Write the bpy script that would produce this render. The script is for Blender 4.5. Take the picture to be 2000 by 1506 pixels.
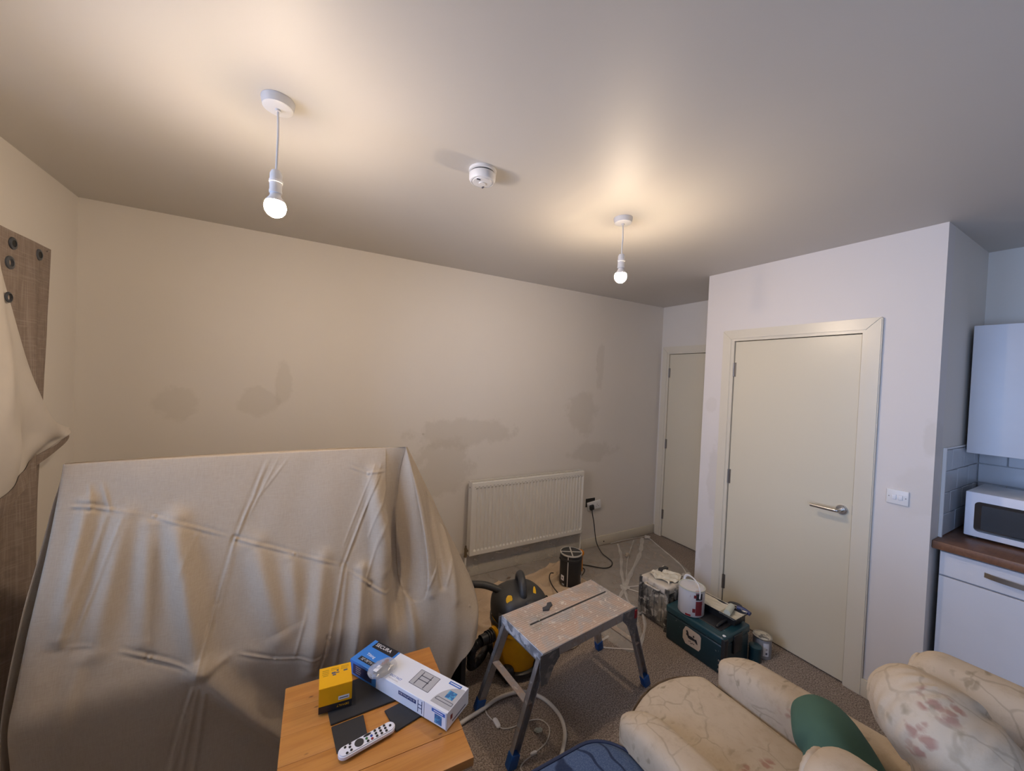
import bpy, bmesh, math, random
from mathutils import Vector, Matrix, Euler, noise
random.seed(7)
for o in list(bpy.data.objects): bpy.data.objects.remove(o)
scn = bpy.context.scene
COL = scn.collection
PI = math.pi

# ------------------------------------------------------------------ camera
cam_d = bpy.data.cameras.new('camera'); cam = bpy.data.objects.new('camera', cam_d); COL.objects.link(cam)
cam_d.sensor_fit = 'HORIZONTAL'; cam_d.sensor_width = 36.0; cam_d.lens = 738.3 / 2000 * 36
cam_d.clip_start = 0.02
r_ = Vector((0.8709486, -0.48963977, 0.04124846)); u_ = Vector((-0.02671744, 0.03663207, 0.99897161)); f_ = Vector((0.49064724, 0.87115497, -0.01882273))
M = Matrix.Identity(4)
for i in range(3):
    M[i][0] = r_[i]; M[i][1] = u_[i]; M[i][2] = -f_[i]
M[2][3] = 1.5861
cam.matrix_world = M
scn.camera = cam

# ------------------------------------------------------------------ world, light, exposure
EXPOSURE = 0.0
SKY = (0.42, 0.60, 1.0); SKY_S = 12.0
BULB = 640.0; BULB_C = (1.0, 0.785, 0.565)
w = bpy.data.worlds.new('sky'); scn.world = w; w.use_nodes = True
bg = w.node_tree.nodes['Background']; bg.inputs[0].default_value = (*SKY, 1); bg.inputs[1].default_value = SKY_S
# room dimensions
XL, YB, XF, XB, YC, YD, YN, H = -0.984, 2.735, 3.348, 2.62, 1.748, 0.564, -2.3, 2.4
WY0, WY1, WZ0, WZ1 = 0.72, 1.62, 0.88, 2.10          # window opening in the left wall
ADDED_WY0, ADDED_WY1 = -1.95, -0.35                             # second window, added unseen behind the camera to brighten cupboard and kitchen units
for a_, b_ in ((WY0, WY1), (ADDED_WY0, ADDED_WY1)):
    pd = bpy.data.lights.new('daylight', 'AREA'); pd.shape = 'RECTANGLE'; pd.size = WZ1-WZ0; pd.size_y = b_-a_
    pd.cycles.is_portal = True
    po = bpy.data.objects.new('daylight_portal', pd); COL.objects.link(po)
    po.location = (XL-0.13, (a_+b_)/2, (WZ0+WZ1)/2); po.rotation_euler = (0, -PI/2, 0)
scn.view_settings.view_transform = 'Standard'; scn.view_settings.look = 'None'
scn.view_settings.gamma = 1.0; scn.view_settings.use_curve_mapping = False
scn.view_settings.exposure = EXPOSURE

# ------------------------------------------------------------------ materials
def srgb(r, g, b):
    def c(v):
        v = v/255.0
        return v/12.92 if v <= 0.04045 else ((v+0.055)/1.055)**2.4
    return (c(r), c(g), c(b))

class Mat:
    """small wrapper: principled material with a running colour socket"""
    def __init__(s, name, col=(.8, .8, .8), rough=.6, metal=0.0, spec=None, coat=0):
        s.m = bpy.data.materials.new(name); s.m.use_nodes = True
        s.nt = s.m.node_tree; s.n = s.nt.nodes; s.l = s.nt.links
        s.b = s.n['Principled BSDF']
        s.b.inputs['Roughness'].default_value = rough; s.b.inputs['Metallic'].default_value = metal
        if spec is not None: s.b.inputs['Specular IOR Level'].default_value = spec
        if coat: s.b.inputs['Coat Weight'].default_value = coat; s.b.inputs['Coat Roughness'].default_value = .15
        rgb = s.n.new('ShaderNodeRGB'); rgb.outputs[0].default_value = (*col, 1)
        s.c = rgb.outputs[0]; s.h = None
        s.tc = s.n.new('ShaderNodeTexCoord')
        s.done = False
    def node(s, t, **k):
        n = s.n.new(t)
        for a, v in k.items(): setattr(n, a, v)
        return n
    def coord(s, scale=(1, 1, 1), rot=(0, 0, 0), loc=(0, 0, 0)):
        mp = s.node('ShaderNodeMapping'); mp.inputs['Scale'].default_value = scale; mp.inputs['Rotation'].default_value = rot; mp.inputs['Location'].default_value = loc
        s.l.new(s.tc.outputs['Object'], mp.inputs['Vector']); return mp.outputs[0]
    def noise(s, scale=10, detail=4, rough=.5, vec=None, distort=0):
        n = s.node('ShaderNodeTexNoise'); n.inputs['Scale'].default_value = scale; n.inputs['Detail'].default_value = detail
        n.inputs['Roughness'].default_value = rough; n.inputs['Distortion'].default_value = distort
        s.l.new(vec if vec is not None else s.coord(), n.inputs['Vector']); return n.outputs[0]
    def ramp(s, sock, a, b, inv=False):
        r = s.node('ShaderNodeMapRange'); r.clamp = True
        r.inputs['From Min'].default_value = a; r.inputs['From Max'].default_value = b
        if inv: r.inputs['To Min'].default_value = 1; r.inputs['To Max'].default_value = 0
        s.l.new(sock, r.inputs['Value']); return r.outputs[0]
    def math(s, op, a, b=None):
        n = s.node('ShaderNodeMath', operation=op)
        for i, v in enumerate((a, b)):
            if v is None: continue
            if isinstance(v, (int, float)): n.inputs[i].default_value = v
            else: s.l.new(v, n.inputs[i])
        return n.outputs[0]
    def mix(s, fac, col, amt=1.0):
        n = s.node('ShaderNodeMix', data_type='RGBA')
        if amt != 1.0: fac = s.math('MULTIPLY', fac, amt)
        if isinstance(fac, (int, float)): n.inputs[0].default_value = fac
        else: s.l.new(fac, n.inputs[0])
        s.l.new(s.c, n.inputs[6]); n.inputs[7].default_value = (*col, 1)
        s.c = n.outputs[2]; return s
    def bump(s, sock, strength=.3, dist=.002):
        n = s.node('ShaderNodeBump'); n.inputs['Strength'].default_value = strength; n.inputs['Distance'].default_value = dist
        s.l.new(sock, n.inputs['Height'])
        if s.h: s.l.new(s.h, n.inputs['Normal'])
        s.h = n.outputs[0]; return s
    def blob(s, ax, c, r, soft=.3, ns=9, na=.5):
        """soft irregular patch: ax = two object axes, centre, radii"""
        sep = s.node('ShaderNodeSeparateXYZ'); s.l.new(s.tc.outputs['Object'], sep.inputs[0])
        d = []
        for i in range(2):
            v = s.math('SUBTRACT', sep.outputs['XYZ'.index(ax[i])], c[i]); v = s.math('DIVIDE', v, r[i]); d.append(s.math('MULTIPLY', v, v))
        q = s.math('SQRT', s.math('ADD', d[0], d[1]))
        q = s.math('ADD', q, s.math('MULTIPLY', s.math('SUBTRACT', s.noise(ns, 6, .65), .5), na*2))
        return s.ramp(q, 1-soft, 1+soft, True)
    def out(s):
        s.l.new(s.c, s.b.inputs['Base Color'])
        if s.h: s.l.new(s.h, s.b.inputs['Normal'])
        return s.m

def simple(name, col, rough=.6, metal=0, spec=None, var=.12, vs=12, bump=0, bs=200, coat=0):
    m = Mat(name, col, rough, metal, spec, coat)
    if var: m.mix(m.ramp(m.noise(vs, 4), .35, .7), tuple(c*(1-var*2) for c in col), .6)
    if bump: m.bump(m.noise(bs, 2), bump, .001)
    return m.out()

WALLC = (.72, .67, .60)
mt = {}
def wall_mat(name, blobs=(), col=WALLC, ax='XZ'):
    m = Mat(name, col, .55)
    m.mix(m.ramp(m.noise(1.3, 3), .35, .65), tuple(c*.96 for c in col), .7)
    for c, r, a in blobs:
        m.mix(m.blob(ax, c, r, .15, 7, 1.05), (.50, .45, .37), a*.7)
    m.bump(m.noise(180, 3), .06, .001)
    return m.out()
mt['wall_back'] = wall_mat('painted_plaster_patched', [((-.60, 1.37), (.09, .10), .35), ((-.21, 1.38), (.09, .09), .38), ((-.085, 1.50), (.05, .11), .38),
    ((1.15, 1.15), (.42, .11), .5), ((.98, .88), (.22, .2), .5), ((2.30, 1.30), (.16, .2), .45), ((2.50, 1.74), (.05, .2), .4), ((2.45, .92), (.28, .09), .45), ((.806, 1.149), (.012, .01), 1)])
mt['wall'] = wall_mat('painted_plaster')
mt['wall_box'] = wall_mat('painted_plaster_fresh', [((1.633, .93), (.05, .22), .4), ((1.68, 1.46), (.04, .05), .25), ((.58, 1.38), (.03, .08), .35), ((.62, 1.12), (.08, .13), .2), ((1.66, .25), (.06, .2), .4)], (.72, .67, .63), 'YZ')
mt['ceiling'] = wall_mat('matt_ceiling', (), (.62, .585, .535))
m = Mat('satin_cream_paint', (.66, .595, .455), .33); m.bump(m.noise(40, 3), .05, .002); mt['door'] = m.out()
m = Mat('satin_cream_trim', (.68, .62, .50), .3); m.bump(m.noise(30, 3), .05, .002); mt['trim'] = m.out()
m = Mat('carpet_grey_brown', srgb(160, 145, 132), .95)
m.mix(m.ramp(m.noise(150, 3), .40, .60), srgb(98, 86, 77), .85); m.mix(m.ramp(m.noise(170, 2, vec=m.coord(loc=(3, 1, 2))), .54, .66), srgb(205, 190, 176), .6); m.mix(m.ramp(m.noise(3, 3), .4, .7), srgb(120, 106, 95), .3)
m.bump(m.noise(150, 4), .9, .006); mt['carpet'] = m.out()
mt['plastic_white'] = simple('white_plastic', (.78, .77, .76), .35, var=.03)
mt['white_gloss'] = simple('white_gloss_laminate', (.68, .68, .71), .28, spec=.3, var=.02)
mt['steel'] = simple('brushed_steel', (.55, .53, .50), .28, 1, var=.1)
mt['dark_gap'] = simple('dark_void', (.03, .028, .025), .9, var=0)
mt['hinge'] = simple('satin_hinge', (.32, .29, .26), .4, .9, var=.1)
mt['black'] = simple('black_plastic', (.018, .018, .02), .42, var=.1, vs=30)
mt['dark_grey'] = simple('dark_grey_plastic', (.035, .034, .033), .5, var=.15, vs=30)
mt['black_matt'] = simple('black_board', (.022, .022, .024), .55, var=.1, bump=.2, bs=300)
mt['rad'] = simple('white_radiator_enamel', (.74, .71, .64), .35, var=.02)
mt['brass'] = simple('tarnished_brass', (.30, .24, .16), .45, .8, var=.3, vs=60)
mt['chrome'] = simple('chrome', (.7, .7, .7), .12, 1, var=0)
mt['glass_black'] = simple('black_glass', (.01, .012, .016), .06, var=0, coat=1)
mt['rub_blue'] = simple('blue_rubber', srgb(22, 82, 150), .5, var=.15, vs=60)
mt['red'] = simple('red_plastic', srgb(140, 20, 30), .45, var=.1)
mt['yellow'] = simple('yellow_plastic', srgb(222, 158, 12), .38, var=.08, vs=20)
mt['yellow_knob'] = simple('bright_yellow_plastic', srgb(236, 180, 20), .4, var=.05)
mt['orange'] = simple('orange_plastic', srgb(226, 140, 30), .5, var=.2, vs=40)
mt['cable_white'] = simple('white_cable_sheath', (.62, .58, .52), .5, var=.1)
mt['cable_black'] = simple('black_cable_sheath', (.02, .02, .02), .5, var=0)
mt['grommet'] = simple('gunmetal_eyelet', (.10, .11, .13), .35, .7, var=.1)
gm_ = bpy.data.materials.new('window_glass'); gm_.use_nodes = True; gn = gm_.node_tree
g1 = gn.nodes.new('ShaderNodeBsdfTransparent'); g2_ = gn.nodes.new('ShaderNodeBsdfGlossy'); g2_.inputs['Roughness'].default_value = .02; g3 = gn.nodes.new('ShaderNodeMixShader'); g4 = gn.nodes.new('ShaderNodeFresnel')
gn.links.new(g4.outputs[0], g3.inputs[0]); gn.links.new(g1.outputs[0], g3.inputs[1]); gn.links.new(g2_.outputs[0], g3.inputs[2]); gn.links.new(g3.outputs[0], gn.nodes['Material Output'].inputs[0]); mt['glass'] = gm_
em = bpy.data.materials.new('lit_bulb'); em.use_nodes = True; em.node_tree.nodes.clear()
e1 = em.node_tree.nodes.new('ShaderNodeEmission'); e1.inputs[0].default_value = (*BULB_C, 1); e1.inputs[1].default_value = BULB
e2 = em.node_tree.nodes.new('ShaderNodeOutputMaterial'); em.node_tree.links.new(e1.outputs[0], e2.inputs[0]); mt['bulb'] = em

def linen(name, col, dark, weave=900, sheen=.1):
    m = Mat(name, col, .9, spec=.15)
    a = m.noise(1, 3, vec=m.coord((weave, 40, 40))); b = m.noise(1, 3, vec=m.coord((40, 40, weave)))
    t = m.math('ADD', m.math('MULTIPLY', a, .5), m.math('MULTIPLY', b, .5))
    m.mix(m.ramp(t, .4, .62), dark, .45); m.mix(m.ramp(m.noise(2.2, 4), .45, .75), dark, .2)
    m.bump(t, .25, .0015); m.bump(m.noise(14, 4), .12, .01)
    return m.out()
mt['sheet'] = linen('cotton_dust_sheet', (.45, .375, .29), (.36, .29, .215), 500)
mt['sheet_floor'] = linen('cotton_dust_sheet_floor', (.60, .46, .32), (.48, .36, .25), 500)
def slub(name, col, lite, dark):
    m = Mat(name, col, .9, spec=.1)
    a = m.noise(1, 4, vec=m.coord((9, 260, 5))); b = m.noise(1, 4, vec=m.coord((9, 6, 260)))
    m.mix(m.ramp(a, .48, .62), lite, .5); m.mix(m.ramp(b, .52, .66), lite, .5); m.mix(m.ramp(m.noise(1, 3, vec=m.coord((9, 40, 30))), .5, .7), dark, .4)
    m.bump(m.math('ADD', a, b), .3, .001); return m.out()
mt['curtain'] = slub('brown_slub_curtain', (.25, .195, .16), (.36, .30, .255), (.18, .14, .115))
mt['lining'] = simple('white_curtain_lining', (.58, .53, .47), .85, spec=.1, var=.04, bump=.1, bs=500)

def floral(name, base, warm=1.0):
    m = Mat(name, base, .88, spec=.12)
    m.mix(m.ramp(m.noise(4, 4), .4, .75), (base[0]*.66, base[1]*.58, base[2]*.48), .6)
    # leaf sprays: thin curved strokes from distorted wave bands, kept in patches
    def warp(sc, loc, amt=.02, ns=22):
        nz = m.node('ShaderNodeTexNoise'); nz.inputs['Scale'].default_value = ns; nz.inputs['Detail'].default_value = 3; m.l.new(m.coord(loc=loc), nz.inputs['Vector'])
        v = m.node('ShaderNodeVectorMath', operation='SUBTRACT'); m.l.new(nz.outputs['Color'], v.inputs[0]); v.inputs[1].default_value = (.5, .5, .5)
        q = m.node('ShaderNodeVectorMath', operation='SCALE'); m.l.new(v.outputs[0], q.inputs[0]); q.inputs['Scale'].default_value = amt*2
        r = m.node('ShaderNodeVectorMath', operation='ADD'); m.l.new(q.outputs[0], r.inputs[0]); m.l.new(m.tc.outputs['Object'], r.inputs[1])
        mp = m.node('ShaderNodeMapping'); mp.inputs['Scale'].default_value = sc; mp.inputs['Location'].default_value = loc; m.l.new(r.outputs[0], mp.inputs['Vector']); return mp.outputs[0]
    ve = m.node('ShaderNodeTexVoronoi', feature='DISTANCE_TO_EDGE'); ve.inputs['Scale'].default_value = 8.5; m.l.new(warp((1, 1, 1), (1.3, .4, 2.7), .035, 9), ve.inputs['Vector'])
    patch = m.ramp(m.noise(7.5, 2, vec=m.coord(loc=(4, 2, 1))), .47, .56)
    m.mix(m.math('MULTIPLY', m.ramp(ve.outputs['Distance'], .008, .028, True), patch), (.24, .195, .13), .38)
    v1 = m.node('ShaderNodeTexVoronoi'); v1.inputs['Scale'].default_value = 7.0; m.l.new(warp((1, 1, 1), (.3, .1, .7), .01), v1.inputs['Vector'])
    v2 = m.node('ShaderNodeTexVoronoi'); v2.inputs['Scale'].default_value = 42.0; m.l.new(warp((1, .8, 1), (.2, .5, .1), .012, 40), v2.inputs['Vector'])
    f = m.math('MULTIPLY', m.ramp(v1.outputs['Distance'], .22, .30, True), m.ramp(v2.outputs['Distance'], .36, .55, True))
    f = m.math('MULTIPLY', f, m.ramp(m.noise(8, 1, vec=m.coord(loc=(9, 9, 3))), .44, .52))
    m.mix(f, (.28, .10, .075), .62)
    v3 = m.node('ShaderNodeTexVoronoi'); v3.inputs['Scale'].default_value = 1.0; m.l.new(warp((14, 44, 22), (.5, .2, .7), .02), v3.inputs['Vector'])
    m.mix(m.math('MULTIPLY', m.ramp(v3.outputs['Distance'], .18, .34, True), m.ramp(m.noise(6, 2), .5, .6)), (.20, .165, .10), .55)
    m.mix(m.ramp(m.noise(30, 5, .7), .5, .75), (base[0]*.6, base[1]*.55, base[2]*.45), .35)
    m.bump(m.noise(500, 2), .25, .001); return m.out()
mt['floral'] = floral('floral_upholstery', (.52, .425, .315))
m = Mat('denim_blue_upholstery', (.055, .085, .16), .9, spec=.1)
wv = m.node('ShaderNodeTexWave'); wv.inputs['Scale'].default_value = 4; wv.inputs['Distortion'].default_value = 11; wv.inputs['Detail'].default_value = 2
m.l.new(m.coord(rot=(.1, .6, .3)), wv.inputs['Vector'])
m.mix(m.ramp(m.noise(300, 2), .4, .65), (.11, .15, .24), .7); m.mix(m.ramp(wv.outputs['Fac'], .9, .98), (.015, .022, .05), .8)
m.bump(m.noise(300, 2), .3, .001); mt['blue_fab'] = m.out()
mt['blue_pipe'] = simple('dark_blue_piping', (.02, .03, .07), .8)
mt['brown_pipe'] = simple('brown_piping', (.17, .12, .09), .8)
mt['green_fab'] = simple('green_cotton', (.07, .135, .10), .85, spec=.15, var=.06, bump=.15, bs=500)

def wood(name, a, b, c, sx=3, rot=0):
    m = Mat(name, a, .38)
    n = m.noise(1, 5, .6, m.coord((sx, 34, 34), (0, 0, rot)), .6)
    m.mix(m.ramp(n, .42, .68), b, .8); m.mix(m.ramp(m.noise(1, 3, vec=m.coord((5, 160, 60), (0, 0, rot))), .5, .72), c, .3)
    v = m.node('ShaderNodeTexVoronoi'); v.inputs['Scale'].default_value = 1; m.l.new(m.coord((9, 22, 9), loc=(.35, .2, 0)), v.inputs['Vector'])
    m.mix(m.ramp(v.outputs['Distance'], .035, .09, True), (.13, .05, .02), .8)
    m.bump(n, .08, .001); return m.out()
mt['pine'] = wood('varnished_pine', (.52, .225, .05), (.41, .155, .033), (.31, .105, .023))
mt['walnut'] = wood('walnut_laminate', (.20, .095, .05), (.13, .06, .035), (.09, .04, .02), 30)

def splat(name, base, metal, rough, layers, bump=.2, stretch=(1, 1, 1)):
    m = Mat(name, base, rough, metal)
    mk = None
    for i, (sc, lo, hi, col, amt) in enumerate(layers):
        f = m.ramp(m.noise(sc, 5, .6, m.coord(stretch, loc=(i*3.1, i*1.7, i*.9)), .5), lo, hi); m.mix(f, col, amt)
        k = m.math('MULTIPLY', f, amt); mk = k if mk is None else m.math('MAXIMUM', mk, k)
    if metal:
        m.l.new(m.math('MULTIPLY', m.math('SUBTRACT', 1.0, mk), metal), m.b.inputs['Metallic'])
    m.bump(mk, bump, .001); return m.out()
mt['alu_top'] = splat('paint_caked_aluminium_top', (.40, .37, .34), .3, .5, [(6, .32, .55, (.52, .37, .27), .85), (14, .5, .62, (.42, .40, .38), .7), (40, .58, .66, (.72, .66, .56), .8), (9, .62, .7, (.34, .27, .19), .6), (120, .66, .72, (.8, .76, .7), .9)], .5)
mt['alu'] = splat('scuffed_aluminium', (.42, .42, .43), .75, .4, [(18, .5, .62, (.34, .25, .19), .6), (60, .6, .68, (.6, .58, .55), .8), (9, .6, .72, (.15, .14, .13), .5)])
mt['bracket'] = splat('worn_grey_bracket', (.12, .12, .125), .3, .45, [(30, .52, .62, (.30, .27, .24), .6), (80, .64, .7, (.55, .52, .48), .7)])
mt['alu_white'] = splat('paint_smeared_aluminium', (.40, .42, .46), .6, .4, [(30, .42, .55, (.66, .66, .68), .85), (70, .6, .7, (.25, .25, .27), .6)])
mt['crate'] = splat('paint_splattered_crate', (.05, .048, .045), 0, .55, [(7, .50, .60, (.30, .27, .22), .7), (22, .54, .62, (.52, .48, .41), .8), (25, .64, .7, (.16, .09, .05), .8)], .4)
mt['crate_top'] = splat('paint_covered_lid', (.60, .53, .43), 0, .5, [(15, .55, .66, (.10, .09, .08), .6), (8, .5, .65, (.64, .60, .54), .7), (30, .66, .7, (.35, .22, .10), .7)], .6)
mt['teal'] = splat('teal_plastic', (.006, .028, .038), 0, .4, [(60, .68, .72, (.30, .35, .33), .7), (5, .5, .7, (.005, .02, .03), .5)], .1)
mt['teal_light'] = splat('teal_lid_plastic', (.010, .048, .062), 0, .35, [(60, .68, .72, (.45, .45, .4), .8)], .1)
mt['tin'] = splat('paint_run_tin', (.62, .60, .60), 0, .35, [(7, .5, .56, (.60, .52, .42), .6), (16, .64, .68, (.34, .04, .03), .6)], .3, (1, 1, .35))
mt['tin_lid'] = simple('pale_tin_lid', (.56, .56, .47), .4, var=.08)
mt['tin_grey'] = splat('grey_paint_tin', (.30, .31, .34), 0, .35, [(9, .55, .6, (.42, .42, .45), .7)], .1)
mt['paint_crust'] = splat('dried_paint_crust', (.62, .57, .46), 0, .5, [(28, .52, .6, (.08, .075, .07), .85), (60, .6, .7, (.40, .3, .18), .5)], .6)
mt['paint_wet'] = splat('paint_coated_liner', (.66, .60, .47), 0, .35, [(10, .55, .7, (.55, .48, .35), .6)], .5)
mt['roller'] = simple('white_roller_fleece', (.60, .62, .52), .9, var=.1, bump=.6, bs=200)
mt['label_maroon'] = simple('maroon_print', (.20, .025, .03), .4)
mt['label_black'] = simple('black_print', (.02, .02, .025), .4, var=0)
mt['label_white'] = simple('white_print', (.8, .8, .82), .4, var=0)
mt['card_white'] = simple('white_printed_card', (.74, .76, .82), .32, var=.02)
mt['card_blue'] = simple('blue_printed_card', (.045, .22, .66), .32, var=.05, vs=8)
mt['blue_print'] = simple('blue_print', (.03, .13, .45), .35, var=0)
mt['navy_print'] = simple('navy_print', (.02, .035, .13), .35, var=0)
mt['grey_print'] = simple('grey_print', (.42, .42, .44), .4, var=0)
mt['line_print'] = simple('dark_line_print', (.09, .09, .12), .4, var=0)
m = Mat('screen_picture_print', (.03, .14, .34), .3); m.mix(m.ramp(m.noise(110, 3), .5, .6), (.10, .40, .62), .9); mt['pic_print'] = m.out()
mt['card_yellow'] = simple('yellow_printed_card', (.80, .40, .003), .4, var=.03)
mt['ochre_print'] = simple('ochre_print', (.42, .24, .01), .5, var=0)
mt['sticker'] = simple('cream_sticker', (.52, .43, .35), .5, var=.05)
mt['remote'] = simple('pale_remote_plastic', (.76, .76, .82), .4, var=.02)
mt['tile'] = simple('glazed_tile', (.55, .57, .60), .15, var=.05)
mt['grout'] = simple('grout', (.5, .5, .5), .9)
mt['btn_green'] = simple('green_button', (.02, .12, .03), .4, var=0); mt['btn_blue'] = simple('blue_button', (.02, .05, .3), .4, var=0); mt['btn_red'] = simple('red_button', (.25, .02, .03), .4, var=0)
def film(name, tint, a, rough=.45):
    m = bpy.data.materials.new(name); m.use_nodes = True; nt = m.node_tree; n = nt.nodes; l = nt.links
    b = n['Principled BSDF']; b.inputs['Base Color'].default_value = (*tint, 1); b.inputs['Roughness'].default_value = rough
    tr = n.new('ShaderNodeBsdfTransparent'); mx = n.new('ShaderNodeMixShader'); tc = n.new('ShaderNodeTexCoord')
    nz = n.new('ShaderNodeTexNoise'); nz.inputs['Scale'].default_value = 9; nz.inputs['Detail'].default_value = 5; nz.inputs['Distortion'].default_value = 1
    mr = n.new('ShaderNodeMapRange'); mr.inputs['From Min'].default_value = .35; mr.inputs['From Max'].default_value = .7; mr.inputs['To Min'].default_value = a*.9; mr.inputs['To Max'].default_value = a*1.12
    bp = n.new('ShaderNodeBump'); bp.inputs['Strength'].default_value = .03; bp.inputs['Distance'].default_value = .01
    l.new(tc.outputs['Object'], nz.inputs['Vector']); l.new(nz.outputs[0], mr.inputs['Value']); l.new(mr.outputs[0], mx.inputs[0])
    l.new(nz.outputs[0], bp.inputs['Height']); l.new(bp.outputs[0], b.inputs['Normal'])
    l.new(tr.outputs[0], mx.inputs[1]); l.new(b.outputs[0], mx.inputs[2]); l.new(mx.outputs[0], n['Material Output'].inputs[0]); return m
mt['film'] = film('clear_polythene', (.72, .68, .62), .34)
mt['film_fold'] = film('clear_polythene_fold', (.80, .76, .70), .5)
mt['bag'] = film('clear_parts_bag', (.6, .6, .6), .38, .12)
mt['bag_white'] = film('translucent_carrier_bag', (.66, .63, .60), .7, .3)

# ------------------------------------------------------------------ mesh helpers
class MB:
    def __init__(s): s.v = []; s.f = []
    def add(s, vs, fs, M=None):
        b = len(s.v)
        s.v += [tuple((M @ Vector(v)) if M is not None else v) for v in vs]; s.f += [tuple(i+b for i in f) for f in fs]; return s
    def box(s, x0, x1, y0, y1, z0, z1, bev=0, seg=2, M=None, fn=None, sub=0):
        if not bev and not sub:
            vs = [(x, y, z) for z in (z0, z1) for y in (y0, y1) for x in (x0, x1)]
            return s.add(vs, [(0, 2, 3, 1), (4, 5, 7, 6), (0, 1, 5, 4), (2, 6, 7, 3), (0, 4, 6, 2), (1, 3, 7, 5)], M)
        bm = bmesh.new(); bmesh.ops.create_cube(bm, size=1)
        for v in bm.verts: v.co = Vector(((x0+x1)/2+v.co.x*(x1-x0), (y0+y1)/2+v.co.y*(y1-y0), (z0+z1)/2+v.co.z*(z1-z0)))
        if sub: bmesh.ops.subdivide_edges(bm, edges=bm.edges[:], cuts=sub, use_grid_fill=True)
        if bev:
            es = [e for e in bm.edges if len(e.link_faces) == 2 and e.calc_face_angle(0) > .5]
            bmesh.ops.bevel(bm, geom=es, offset=bev, segments=seg, affect='EDGES', profile=.5)
        s.bm(bm, M, fn); return s
    def bm(s, bm, M=None, fn=None):
        bm.verts.index_update()
        vs = [v.co.copy() for v in bm.verts]
        if fn: vs = [fn(v) for v in vs]
        s.add([tuple(v) for v in vs], [tuple(v.index for v in f.verts) for f in bm.faces], M); bm.free()
    def cyl(s, p0, p1, r0, r1=None, n=24, caps=True):
        r1 = r0 if r1 is None else r1; p0 = Vector(p0); p1 = Vector(p1); d = (p1-p0).normalized()
        a = d.orthogonal().normalized(); b = d.cross(a); vs = []
        for p, r in ((p0, r0), (p1, r1)):
            for i in range(n): t = 2*PI*i/n; vs.append(tuple(p + (a*math.cos(t)+b*math.sin(t))*r))
        fs = [(i, (i+1) % n, n+(i+1) % n, n+i) for i in range(n)]
        if caps: fs += [tuple(range(n-1, -1, -1)), tuple(range(n, 2*n))]
        return s.add(vs, fs)
    def lathe(s, prof, n=32, M=None, caps=True):
        vs = []; k = len(prof)
        for r, z in prof:
            for i in range(n): t = 2*PI*i/n; vs.append((r*math.cos(t), r*math.sin(t), z))
        fs = [(j*n+i, j*n+(i+1) % n, (j+1)*n+(i+1) % n, (j+1)*n+i) for j in range(k-1) for i in range(n)]
        if caps: fs += [tuple(range(n-1, -1, -1)), tuple(range((k-1)*n, k*n))]
        return s.add(vs, fs, M)
    def tube(s, pts, r, n=10, res=6, caps=True, flat=1.0):
        P = crom([Vector(p) for p in pts], res) if res > 1 else [Vector(p) for p in pts]
        vs = []; up = None
        for i, p in enumerate(P):
            d = (P[min(i+1, len(P)-1)]-P[max(i-1, 0)]).normalized()
            if up is None: up = d.orthogonal().normalized()
            up = (up - d*up.dot(d)).normalized(); b = d.cross(up)
            rr = r(i/(len(P)-1)) if callable(r) else r
            for j in range(n): t = 2*PI*j/n; vs.append(tuple(p + up*math.cos(t)*rr + b*math.sin(t)*rr*flat))
        k = len(P); fs = [(i*n+j, i*n+(j+1) % n, (i+1)*n+(j+1) % n, (i+1)*n+j) for i in range(k-1) for j in range(n)]
        if caps: fs += [tuple(range(n-1, -1, -1)), tuple(range((k-1)*n, k*n))]
        return s.add(vs, fs)
    def grid(s, nu, nv, fn, closeu=False):
        vs = [tuple(fn(i/(nu if closeu else nu-1), j/(nv-1))) for j in range(nv) for i in range(nu)]
        fs = [(j*nu+i, j*nu+(i+1) % nu, (j+1)*nu+(i+1) % nu, (j+1)*nu+i) for j in range(nv-1) for i in range(nu if closeu else nu-1)]
        return s.add(vs, fs)
    def prism(s, pts, z0, z1, M=None, bev=0):
        n = len(pts)
        vs = [(x, y, z0) for x, y in pts] + [(x, y, z1) for x, y in pts]
        fs = [tuple(range(n-1, -1, -1)), tuple(range(n, 2*n))] + [(i, (i+1) % n, n+(i+1) % n, n+i) for i in range(n)]
        if bev:
            bm = bmesh.new(); bv = [bm.verts.new(v) for v in vs]
            for f in fs: bm.faces.new([bv[i] for i in f])
            bmesh.ops.recalc_face_normals(bm, faces=bm.faces)
            es = [e for e in bm.edges if e.calc_face_angle(0) > .6]
            bmesh.ops.bevel(bm, geom=es, offset=bev, segments=2, affect='EDGES'); s.bm(bm, M); return s
        return s.add(vs, fs, M)
    def ell(s, c, r, e=2.0, M=None, nu=40, nv=22, fn=None):
        def sp(x, k): return math.copysign(abs(x)**k, x)
        k = 2.0/e; c = Vector(c)
        vs = []
        for j in range(nv+1):
            ph = -PI/2 + PI*j/nv
            for i in range(nu):
                th = 2*PI*i/nu
                p = Vector((r[0]*sp(math.cos(ph), k)*sp(math.cos(th), k), r[1]*sp(math.cos(ph), k)*sp(math.sin(th), k), r[2]*sp(math.sin(ph), k)))
                if fn: p = fn(p, th, ph)
                vs.append(tuple(p+c))
        fs = [(j*nu+i, j*nu+(i+1) % nu, (j+1)*nu+(i+1) % nu, (j+1)*nu+i) for j in range(nv) for i in range(nu)]
        return s.add(vs, fs, M)
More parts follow.
